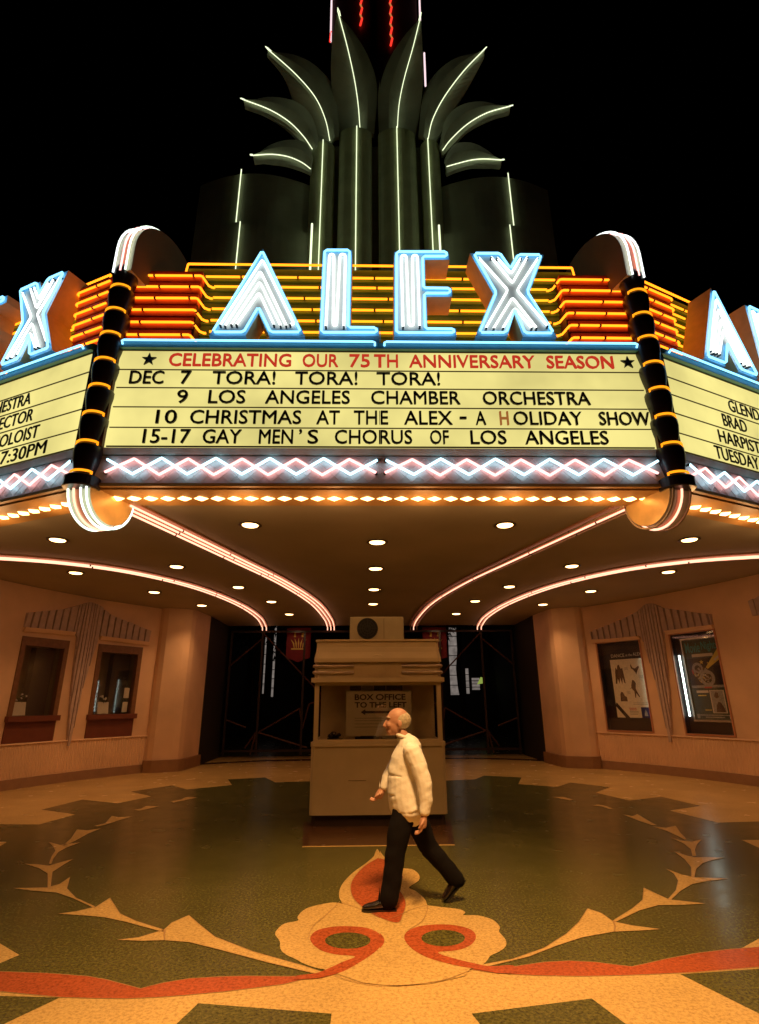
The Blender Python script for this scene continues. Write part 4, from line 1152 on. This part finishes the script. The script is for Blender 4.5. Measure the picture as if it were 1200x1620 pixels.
def banner(x, label):
    t = thing('hanging_banner', label, 'banner', (x, 20.6, 3.4))
    w_ = .44; zt, zb = 4.36, 3.28
    q = [(x-w_,zt),(x-w_,zb),(x-w_*.5,zb-.06),(x,zb-.16),(x+w_*.5,zb-.06),(x+w_,zb),(x+w_,zt)]
    mb = MB(); mb.prism([(u,20.60,z) for u,z in q], [(u,20.615,z) for u,z in q]); mb.build('cloth', 'banner', t)
    mb = MB(); c = 3.60
    mb.box((x-.26,20.592,c-.03),(x+.26,20.599,c+.02))
    for k in range(-2, 3):
        a = k*.24; b = Vector((x+k*.075, 0, c+.03)); tip = b+Vector((math.sin(a)*.30, 0, math.cos(a)*.36)); n = Vector((math.cos(a),0,-math.sin(a)))*.026
        mid = (b+tip)/2+Vector((-.02*k,0,0))
        mb.prism([Vector((p.x,20.599,p.z)) for p in (b-n*.5, mid-n, tip, mid+n, b+n*.5)], [Vector((p.x,20.592,p.z)) for p in (b-n*.5, mid-n, tip, mid+n, b+n*.5)])
    for dx in (-.14,.14): mb.box((x+dx-.035,20.592,4.02),(x+dx+.035,20.599,4.2)); 
    mb.build('emblem', 'gold', t)
    spot('added_banner_light', (x, 19.4, 4.2), (x, 20.6, 3.6), 7, 70, .8, .05, (1,.7,.4))  # added light to brighten the banner, no lamp fixture stands here
xb = aty(473,1010,20.6).x
banner(xb, 'burgundy banner with gold palm emblem left of the booth'); banner(aty(686,1000,20.6).x, 'burgundy banner mostly hidden behind the booth roof')
# pale lamp-lit wall glimpsed through the court, its light put in as emission
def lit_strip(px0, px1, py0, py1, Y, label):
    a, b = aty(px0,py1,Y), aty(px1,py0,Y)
    t = thing('lit_panel', label, 'lit panel', ((a.x+b.x)/2, Y, a.z))
    mb = MB(); mb.box((a.x,Y,a.z),(b.x,Y+.05,b.z)); mb.build('glow_face', 'strip', t)
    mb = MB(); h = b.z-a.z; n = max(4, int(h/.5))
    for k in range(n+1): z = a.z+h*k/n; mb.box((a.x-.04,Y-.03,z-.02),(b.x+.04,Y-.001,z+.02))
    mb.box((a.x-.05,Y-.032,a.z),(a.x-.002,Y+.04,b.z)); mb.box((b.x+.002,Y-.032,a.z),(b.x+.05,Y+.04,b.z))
    mb.build('grid_bars', 'iron', t)
lit_strip(429,438.5,990,1103,34, 'tall pale glowing wall strip seen through the left gate')
lit_strip(415,423,1005,1098,34.3, 'narrow broken lit strip left of the tall pale wall strip')
lit_strip(712,720,992,1100,34, 'tall pale glowing wall strip seen through the right gate')
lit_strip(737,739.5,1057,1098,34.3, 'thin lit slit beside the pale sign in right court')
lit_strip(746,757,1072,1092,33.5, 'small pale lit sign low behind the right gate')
o_ = MB(); p = aty(758,1078,33.2); o_.prism([(p.x-.16,33.2,p.z-.16),(p.x+.24,33.2,p.z-.1),(p.x+.26,33.2,p.z+.2),(p.x+.06,33.2,p.z+.24)],[(p.x-.16,33.25,p.z-.16),(p.x+.24,33.25,p.z-.1),(p.x+.26,33.25,p.z+.2),(p.x+.06,33.25,p.z+.24)])
tag(o_.build('exit_lamp', emit('green_lamp_glow', (.42,.55,.10), .6)), 'small yellow green lamp beside the pale sign behind right gate', 'lamp')
def court_palm(px, Y, h, label):
    p = aty(px, 1100, Y); x = p.x
    t = thing('palm_tree', label, 'palm tree', (x, Y, 0), 'palms in the dark court')
    pts = [Vector((x+.10*math.sin(k*.7), Y, h*k/12)) for k in range(13)]
    MB().tube(pts, .2, 9, rr=[.15-.006*k+(.015 if k % 2 else 0) for k in range(13)]).build('trunk', 'bark', t, True)
    mb = MB()
    for k in range(22):
        a = 2*math.pi*k/22+random.uniform(-.2,.2); el = random.uniform(-.3,1.0); L_ = random.uniform(1.5,2.3)
        prev = pts[-1]; sp = []
        for j in range(9):
            s = j/8; q = pts[-1]+Vector((math.cos(a)*math.cos(el)*L_*s, math.sin(a)*math.cos(el)*L_*s, math.sin(el)*L_*s-1.3*s*s)); sp.append(q)
        mb.tube(sp, .015, 4)
        for j in range(1, 9):
            for sd in (-1, 1):
                b = sp[j]; side = Vector((-math.sin(a), math.cos(a), 0))*sd*(.42-.03*j)
                e = b+side+Vector((math.cos(a)*.15, math.sin(a)*.15, -.22)); w_ = (sp[j]-sp[j-1])*.28
                mb.add([b-w_, b+w_, e], [(0,1,2)])
    mb.build('fronds', 'frond', t)
court_palm(400, 30, 5.6, 'dark palm silhouette in front of the left lit strip'); court_palm(729, 30, 5.8, 'dark palm silhouette between the right lit strip and sign')
for sx, lb in ((-1,'dark side wall of the court behind the left gate'),(1,'dark side wall of the court behind the right gate')):
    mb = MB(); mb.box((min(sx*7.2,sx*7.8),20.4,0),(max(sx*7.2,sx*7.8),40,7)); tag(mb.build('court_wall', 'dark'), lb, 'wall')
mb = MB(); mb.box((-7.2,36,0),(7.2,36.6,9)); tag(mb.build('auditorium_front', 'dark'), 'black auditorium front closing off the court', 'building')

# ------------------------------------------------------------------ the palm tower above the marquee
TY = 9.5
tw = thing('neon_palm_tower', 'dark green metal tower with splayed neon palm leaves above the marquee', 'tower', (0, TY, 8))
def TP_(px, py, Y=TY): return aty(px, py, Y)
def flute(x0, x1, z0, z1, y, bulge, name='flute', m='leaf'):
    n = 12; mb = MB(); lo = []; 
    for k in range(n+1):
        a = math.pi*k/n; lo.append(((x0+x1)/2-(x1-x0)/2*math.cos(a), y-bulge*math.sin(a)))
    return mb.slab(lo, z0, z1).build(name, m, tw, True if False else False)
zt = 14.6
for x0, x1, tx, top, bot_px in ((-1.50,-.93,-1.20,14.15,10.6),(-.84,-.06,-.42,14.62,10.7),(.08,.96,.50,14.62,10.7),(1.06,1.52,1.22,14.25,10.7)):
    n = 14; lo = []
    for k in range(n+1):
        a = math.pi*k/n; lo.append(((x0+x1)/2-(x1-x0)/2*math.cos(a), TY-.22*math.sin(a)))
    mb = MB(); mb.slab(lo, 7.9, top)
    fl2 = mb.build('tower_flute', 'flute', tw)
    zz = [8.0, top-.03]
    q_ = [(tx,TY-.265,8.3),(tx,TY-.265,top-.02)]; MB().tube(q_, .0105, 6).build('neon_tube', 'tow', fl2, True)
mb = MB(); mb.box((-1.5,TY+.02,7.9),(1.52,TY+.9,14.3)); mb.build('tower_core', 'leafd', tw)
def leaf(tip, base, inner, outer, tube_pts, dy):
    """a leaf plate dished toward its neon midrib"""
    def arch(L): return [TP_(*p, TY-1.5*(1-i/(len(L)-1))**1.6) for i, p in enumerate(L)]
    out, inn, tb = arch(outer), arch(inner), arch(tube_pts)
    O = smooth_line(out, 6); I_ = smooth_line(inn, 6); N = 18
    def res(L, t):
        k = t*(len(L)-1); i = min(int(k), len(L)-2); return L[i].lerp(L[i+1], k-i)
    T_ = smooth_line(tb, 6)
    mb = MB(); rows = []
    for k in range(N+1):
        t = k/N; r_ = res(T_, t); o, i = res(O, t), res(I_, t)
        rows.append([o+Vector((0,dy,0)), r_+Vector((0,dy+.05,0)), r_.lerp(i,.5)+Vector((0,dy-.06,0)), i+Vector((0,dy,0))])
    vs = [p for r_ in rows for p in r_]+[p+Vector((0,.09,0)) for r_ in rows for p in r_]; n = 4; K = (N+1)*n; fs = []
    for k in range(N):
        for j in range(n-1):
            a = k*n+j; fs.append((a,a+1,a+n+1,a+n)); fs.append((K+a,K+a+n,K+a+n+1,K+a+1))
        for j in (0, n-1):
            a = k*n+j; fs.append((a,a+n,K+a+n,K+a))
    for k in (0, N):
        for j in range(n-1): a = k*n+j; fs.append((a,a+1,K+a+1,K+a))
    mb.add(vs, fs); lf = mb.build('palm_leaf', 'leaf', tw)
    pts = [p+Vector((0,dy-.06,0)) for p in T_]
    # the tube's tip is bent back on itself
    d = (pts[0]-pts[1]).normalized(); side = Vector((-d.z,0,d.x))*(.07 if pts[0].x > 0 else -.07)
    hook = [pts[0]-d*.10+side*-1.6*0+side, pts[0]-d*.02+side*1.1, pts[0]+d*.05+side*.55]
    MB().tube(hook+pts, .0105, 6).build('neon_tube', 'tow', lf, True)
LV = [ # top, upper, middle, low: inner edge, outer edge, tube (picture tracing of the left side, then the right)
 ([(535,24),(562,55),(585,95),(597,140),(592,215)], [(533,24),(526,70),(524,120),(530,170),(540,222)], [(535,24),(550,80),(561,130),(567,170),(570,208)], -.02),
 ([(425,89),(470,95),(505,115),(530,150),(538,222)], [(424,92),(450,125),(465,165),(480,200),(512,240)], [(426,91),(470,130),(500,165),(516,200),(523,233)], -.10),
 ([(389,174),(430,165),(470,172),(495,195),(508,242)], [(389,177),(420,190),(450,208),(475,232),(492,250)], [(389,175),(430,190),(460,208),(482,230),(496,250)], -.16),
 ([(405,266),(430,245),(460,236),(485,240),(497,262)], [(405,268),(430,270),(455,273),(478,280),(492,286)], [(405,267),(435,264),(460,267),(480,275),(494,285)], -.22),
 ([(664,30),(637,60),(612,100),(599,145),(600,215)], [(665,34),(667,75),(668,125),(664,170),(655,220)], [(664,31),(652,80),(638,130),(630,170),(627,210)], -.02),
 ([(764,90),(722,98),(690,120),(668,155),(660,222)], [(764,94),(745,130),(725,165),(705,200),(682,240)], [(763,91),(730,125),(700,165),(682,200),(675,230)], -.10),
 ([(803,184),(760,172),(725,178),(702,200),(692,245)], [(803,187),(770,198),(738,215),(715,238),(700,254)], [(802,185),(765,195),(735,212),(710,235),(697,252)], -.16),
 ([(788,273),(765,252),(740,240),(715,243),(700,265)], [(788,276),(765,276),(740,276),(718,282),(704,288)], [(787,274),(760,271),(740,272),(718,277),(703,281)], -.22)]
for inn, out, tb, dy in LV: leaf(tb[0], tb[-1], inn, out, tb, dy)
# shoulder drums at both sides
for sx in (-1, 1):
    n = 16; lo = []; hi = []
    for k in range(n+1):
        a = -.2+(math.pi+.2)*k/n*.62; x = 1.36+2.62*(1-math.cos(min(a+.2, math.pi)*.78))/1.77; lo.append(x)
    xs = [1.36+2.65*k/n for k in range(n+1)]
    def yy(x): u = (x-1.36)/2.65; return TY+.25-.55*math.sin(math.pi*min(1,u*.75+.12))
    mb = MB(); front = [(sx*x, yy(x)) for x in xs]; back = [(sx*xs[-1], TY+.9), (sx*xs[0], TY+.9)]
    mb.slab(front+back, 7.95, 13.0)
    sp = mb.build('shoulder_drum', 'leafd', tw)
    mb = MB(); f2 = [(sx*x, yy(x)-.08) for x in xs[:13]]; mb.slab(f2+[(sx*xs[12], TY+.5),(sx*xs[0], TY+.5)], 7.95, 11.5)
    mb.build('lower_drum', 'leafd', sp)
    x = 3.0
    MB().tube([(sx*x,yy(x)-.05,13.08),(sx*x,yy(x)-.05,11.55)], .012, 6).build('neon_tube', 'tow', sp, True)
    MB().tube([(sx*2.88,yy(2.9)-.14,11.45),(sx*2.88,yy(2.9)-.14,8.3)], .012, 6).build('neon_tube', 'tow', sp, True)
    MB().tube([(sx*1.36,TY-.35,11.5),(sx*1.36,TY-.35,8.3)], .022, 6).build('neon_tube', 'tow', sp, True)
# the red shaft that climbs out of the leaves
SH = 10.3
mb = MB(); mb.box((-1.18,SH,7.9),(1.24,SH+1.4,26)); sf = mb.build('tower_shaft', 'shaft', tw)
for px, y0, y1, m in ((525,0,66,'wrd'),(524,50,66,'rdn'),(661.5,0,32,'wrd'),(670,84,136,'wrd')):
    a, b = aty(px+(1 if px > 600 and y0 == 0 else 0), y0, SH-.05), aty(px+(2 if px > 600 else -1.5), y1, SH-.05)
    if y0 == 0: d = (a-b); a = a+d*2
    MB().tube([a, b], .026, 6).build('edge_tube', m, sf, True)
for px, y1 in ((571.5,40),(618,72)):
    b = aty(px, y1, SH-.06); mb = MB()
    for k in range(22):
        z = b.z+k*.46; mb.tube([(b.x-.02,b.y,z),(b.x+.03,b.y,z+.30)], .03, 6, m=0); mb.tube([(b.x+.03,b.y,z+.30),(b.x-.02,b.y,z+.46)], .026, 6, m=1)
    mb.build('striped_tube', ['rdn','rgold'], sf, True)
mb = MB()
for px in (587, 597): b = aty(px, 100, SH); mb.box((b.x-.02,SH-.03,10),(b.x+.02,SH-.001,26))
mb.build('shaft_ribs', 'iron', sf)

# ------------------------------------------------------------------ the walking man
def remeshed(mb, voxel, name, matn, parent, smooth_it=4, disp=None):
    o = mb.build('raw', matn, None)
    md = o.modifiers.new('r', 'REMESH'); md.mode = 'VOXEL'; md.voxel_size = voxel
    ms = o.modifiers.new('s', 'SMOOTH'); ms.factor = .5; ms.iterations = smooth_it
    dg = bpy.context.evaluated_depsgraph_get(); me = bpy.data.meshes.new_from_object(o.evaluated_get(dg))
    loc = o.location.copy(); bpy.data.objects.remove(o)
    for v in me.vertices: v.co += loc
    if disp:
        nr = [v.normal.copy() for v in me.vertices]
        for v, n in zip(me.vertices, nr): v.co += n*disp(v.co)
    off = wl(parent)
    for v in me.vertices: v.co -= off
    for p in me.polygons: p.use_smooth = True; p.material_index = 0
    me.materials.clear(); me.materials.append(MT[matn]); me.name = name
    ob = bpy.data.objects.new(name, me); C.objects.link(ob); ob.parent = parent
    return ob
def limb(mb, pts, n=12):
    """pts: (x,y,z,rx,ry) rings joined by round cones"""
    for a, b in zip(pts, pts[1:]):
        A, B = Vector(a[:3]), Vector(b[:3]); K = 6
        d = (B-A); t = d.normalized(); x = t.cross(Vector((0,1,0))); x = x.normalized() if x.length > .1 else Vector((1,0,0)); y = t.cross(x)
        vs = []
        for k in range(n):
            an = 2*math.pi*k/n; vs.append(A+x*(a[3]*math.cos(an))+y*(a[4]*math.sin(an)))
        for k in range(n):
            an = 2*math.pi*k/n; vs.append(B+x*(b[3]*math.cos(an))+y*(b[4]*math.sin(an)))
        mb.add(vs, [tuple(range(n))[::-1], tuple(range(n,2*n))]+[(k,(k+1)%n,n+(k+1)%n,n+k) for k in range(n)])
    for p in pts: mb.ball(p[:3], p[3]*.98, p[4]*.98, (p[3]+p[4])/2*.8, 14)
mn = thing('person', 'bald man with grey hair in white shirt and black trousers walking past the booth', 'person', (.2, 5.83, 0))
NY, FY = 5.70, 5.96          # depth of his near and far side
body = MB()
limb(body, [(.205,5.83,.88,.10,.12),(.20,5.83,1.02,.12,.14),(.225,5.83,1.2,.13,.165),(.235,5.83,1.33,.095,.16),(.20,5.83,1.40,.06,.07),(.155,5.83,1.47,.055,.058)])
# head, bowed a little forward
qh = Matrix.Rotation(R(-12), 3, 'Y')
body.ball((.135,5.83,1.585), .112, .078, .108, 20, 0, qh); body.ball((.095,5.83,1.535), .082, .066, .10, 16, 0, qh)
body.ball((.058,5.83,1.475), .042, .045, .040, 12)               # chin
body.tube([(.028,5.83,1.585),(.004,5.83,1.545),(-.008,5.83,1.528),(.022,5.83,1.515)], .016, 8, rr=[.010,.015,.019,.014])   # nose
body.ball((.036,5.83,1.603), .022, .052, .014, 10); body.ball((.022,5.83,1.494), .014, .028, .008, 10); body.ball((.028,5.83,1.482), .014, .025, .008, 10)
for sy in (-1, 1):
    body.ball((.148,5.83+sy*.082,1.545), .024, .012, .036, 12)    # ears
    body.ball((.045,5.83+sy*.04,1.535), .028, .022, .028, 10)     # cheeks
# arms
armN = [(.25,5.645,1.32,.062,.062),(.345,5.605,1.05,.048,.048),(.362,5.60,.90,.042,.042),(.345,5.59,.775,.030,.034)]
armF = [(.215,6.015,1.32,.062,.062),(.09,6.06,1.12,.046,.046),(.03,6.05,1.02,.040,.040),(-.012,6.04,.935,.030,.034)]
limb(body, armN); limb(body, armF)
def hand(mb, w0, d, bend, sy):
    """palm and five curled fingers; d along the hand, bend towards the curl"""
    w0 = Vector(w0); d = Vector(d).normalized(); bn = Vector(bend).normalized(); sd = d.cross(bn).normalized()
    p1 = w0+d*.09
    mb.tube([w0-d*.02, w0+d*.03, w0+d*.07, p1], .03, 10, rr=[.026,.034,.037,.032])
    for k, (L_, o) in enumerate(((.072,-.030),(.080,-.010),(.076,.010),(.060,.028))):
        a = p1-d*.012+sd*o; q = [a, a+d*L_*.45+bn*.006, a+d*L_*.78+bn*.028, a+d*L_*.86+bn*.055]
        mb.tube(q, .009, 8, rr=[.0115,.0105,.0095,.0085]); mb.ball(q[-1], .0088, .0088, .0088, 8); mb.ball(q[1], .0108, .0108, .0108, 8); mb.ball(q[2], .0098, .0098, .0098, 8)
    t0 = w0+d*.03-sd*.028; q = [t0, t0+d*.03-sd*.022+bn*.012, t0+d*.062-sd*.018+bn*.03]
    mb.tube(q, .011, 8, rr=[.015,.012,.010]); mb.ball(q[-1], .0105, .0105, .0105, 8); mb.ball(q[1], .0122, .0122, .0122, 8)
hand(body, (.345,5.59,.765), (-.22,-.02,-1), (-1,.1,.1), -1)
hand(body, (-.015,6.04,.93), (-.62,.02,-1), (-.6,0,.5), 1)
# legs
legN = [(.19,5.76,.84,.08,.07),(.085,5.735,.45,.062,.062),(.06,5.735,.32,.058,.058),(.0,5.73,.085,.040,.040)]
legF = [(.22,5.90,.84,.08,.07),(.405,5.93,.45,.062,.062),(.55,5.935,.30,.056,.056),(.675,5.94,.145,.040,.040)]
limb(body, legN); limb(body, legF)
remeshed(body, .0075, 'body', 'skin', mn, 3)
# shirt: loose torso and sleeves, hanging over the belt
sh = MB()
limb(sh, [(.225,5.83,.795,.178,.20),(.205,5.83,.93,.185,.195),(.20,5.83,1.08,.175,.18),(.225,5.83,1.22,.165,.185),(.238,5.83,1.32,.125,.178),(.215,5.83,1.385,.085,.10)], 20)
sh.ball((.185,5.83,1.405), .072, .074, .035, 14)
limb(sh, [(.25,5.65,1.315,.088,.082),(.305,5.615,1.19,.082,.076),(.352,5.60,1.04,.076,.068),(.366,5.595,.90,.066,.060),(.352,5.59,.80,.050,.050)])
limb(sh, [(.215,6.01,1.315,.085,.08),(.09,6.06,1.12,.070,.066),(.03,6.05,1.02,.060,.056),(-.002,6.04,.955,.048,.048)])
def wr(co):
    a = noise.noise(Vector((co.x*3, co.y*3, co.z*12+co.x*7)))*.0065
    b = noise.noise(Vector((co.x*5+7, co.y*4, co.z*21-co.x*10)))*.0035
    lowhem = max(0, 1-(co.z-.76)/.16) if co.z < .92 else 0
    return a+b+.006*lowhem*math.sin(co.x*38+co.y*30)
remeshed(sh, .007, 'shirt', 'shirt', mn, 6, wr)
cl = MB(); 
cl.tube([(.185+.066*math.cos(2*math.pi*k/18), 5.83+.070*math.sin(2*math.pi*k/18), 1.425-.022*math.cos(2*math.pi*k/18+math.pi)*-1) for k in range(18)], .017, 8, True)
cl.build('collar', 'shirt', mn, True)
tr = MB()
limb(tr, [(.205,5.83,.90,.125,.145),(.20,5.83,.80,.13,.155)], 18)
limb(tr, [(.19,5.76,.82,.115,.09),(.125,5.74,.62,.105,.095),(.085,5.735,.44,.092,.088),(.055,5.735,.25,.088,.082),(.018,5.73,.075,.088,.074)], 16)
limb(tr, [(.23,5.90,.82,.115,.09),(.33,5.92,.62,.105,.092),(.41,5.93,.45,.090,.084),(.55,5.935,.30,.082,.076),(.668,5.94,.165,.078,.068)], 16)
remeshed(tr, .010, 'trousers', 'trous', mn, 3, lambda c: noise.noise(Vector((c.x*9, c.y*9, c.z*11)))*.008)
# shoes
def shoe(heel, toe, upv, name='shoe'):
    h, t = Vector(heel), Vector(toe); d = (t-h); L_ = d.length; d.normalize(); up = Vector(upv); up = (up-d*up.dot(d)).normalized(); sd = d.cross(up)
    mb = MB()
    sec = [(0,.032,.062),(.12,.038,.075),(.30,.040,.088),(.45,.040,.078),(.62,.046,.058),(.80,.047,.046),(.93,.038,.036),(1.0,.020,.024)]
    vs = []; n = 12
    for s, w_, hh in sec:
        for k in range(n):
            a = 2*math.pi*k/n; yv = math.sin(a); z = (yv*.5+.5)*hh if yv > 0 else hh*.5*(1+yv*.98)
            vs.append(h+d*(L_*s)+sd*(w_*math.cos(a))+up*(.014+z))
    fs = [tuple(range(n))[::-1], tuple(len(vs)-n+k for k in range(n))]
    for i in range(len(sec)-1):
        for k in range(n): fs.append((i*n+k, i*n+(k+1)%n, (i+1)*n+(k+1)%n, (i+1)*n+k))
    mb.add(vs, fs)
    so = mb.build(name, 'shoe', mn, True)
    mb = MB(); pl = [(-.01,.034),(.25,.036),(.5,.034),(.75,.048),(.95,.036),(1.02,.012)]
    P = [h+d*(L_*s)+sd*w_ for s, w_ in pl]+[h+d*(L_*s)-sd*w_ for s, w_ in pl[::-1]]
    mb.prism(P, [p+up*.016 for p in P]); mb.build('sole', 'plastic', so)
shoe((.085,5.73,.004), (-.205,5.72,.006), (0,0,1))
shoe((.742,5.95,.175), (.545,5.94,.004), (.6,0,.75))
# hair: a cropped fringe round the back and sides
hr = MB()
hr.ball((.165,5.83,1.575), .103, .085, .088, 20, 0, qh)
hv = remeshed(hr, .008, 'hair', 'hair', mn, 2, lambda c: .004*noise.noise(c*60))
bm = bmesh.new(); bm.from_mesh(hv.data); off = wl(mn)
kill = []
for f in bm.faces:
    c = f.calc_center_median()+off
    if c.x < .105+max(0,(c.z-1.60))*1.5 or c.z > 1.665 or (c.z < 1.53 and c.x < .15): kill.append(f)
bmesh.ops.delete(bm, geom=kill, context='FACES'); bm.to_mesh(hv.data); bm.free()
mb = MB()
for sy in (-1, 1): mb.ball((.040,5.83+sy*.030,1.578), .010, .011, .009, 10)
mb.build('eyes', 'eye', mn, True)
mb = MB()
for sy in (-1, 1): mb.tube([(.022,5.83+sy*.012,1.60),(.03,5.83+sy*.034,1.607),(.052,5.83+sy*.054,1.60)], .0065, 6)
mb.build('eyebrows', 'hair', mn, True)
mb = MB(); mb.tube([(.022,5.80,1.488),(.012,5.83,1.488),(.022,5.86,1.488)], .003, 6); mb.build('mouth', 'eye', mn, True)
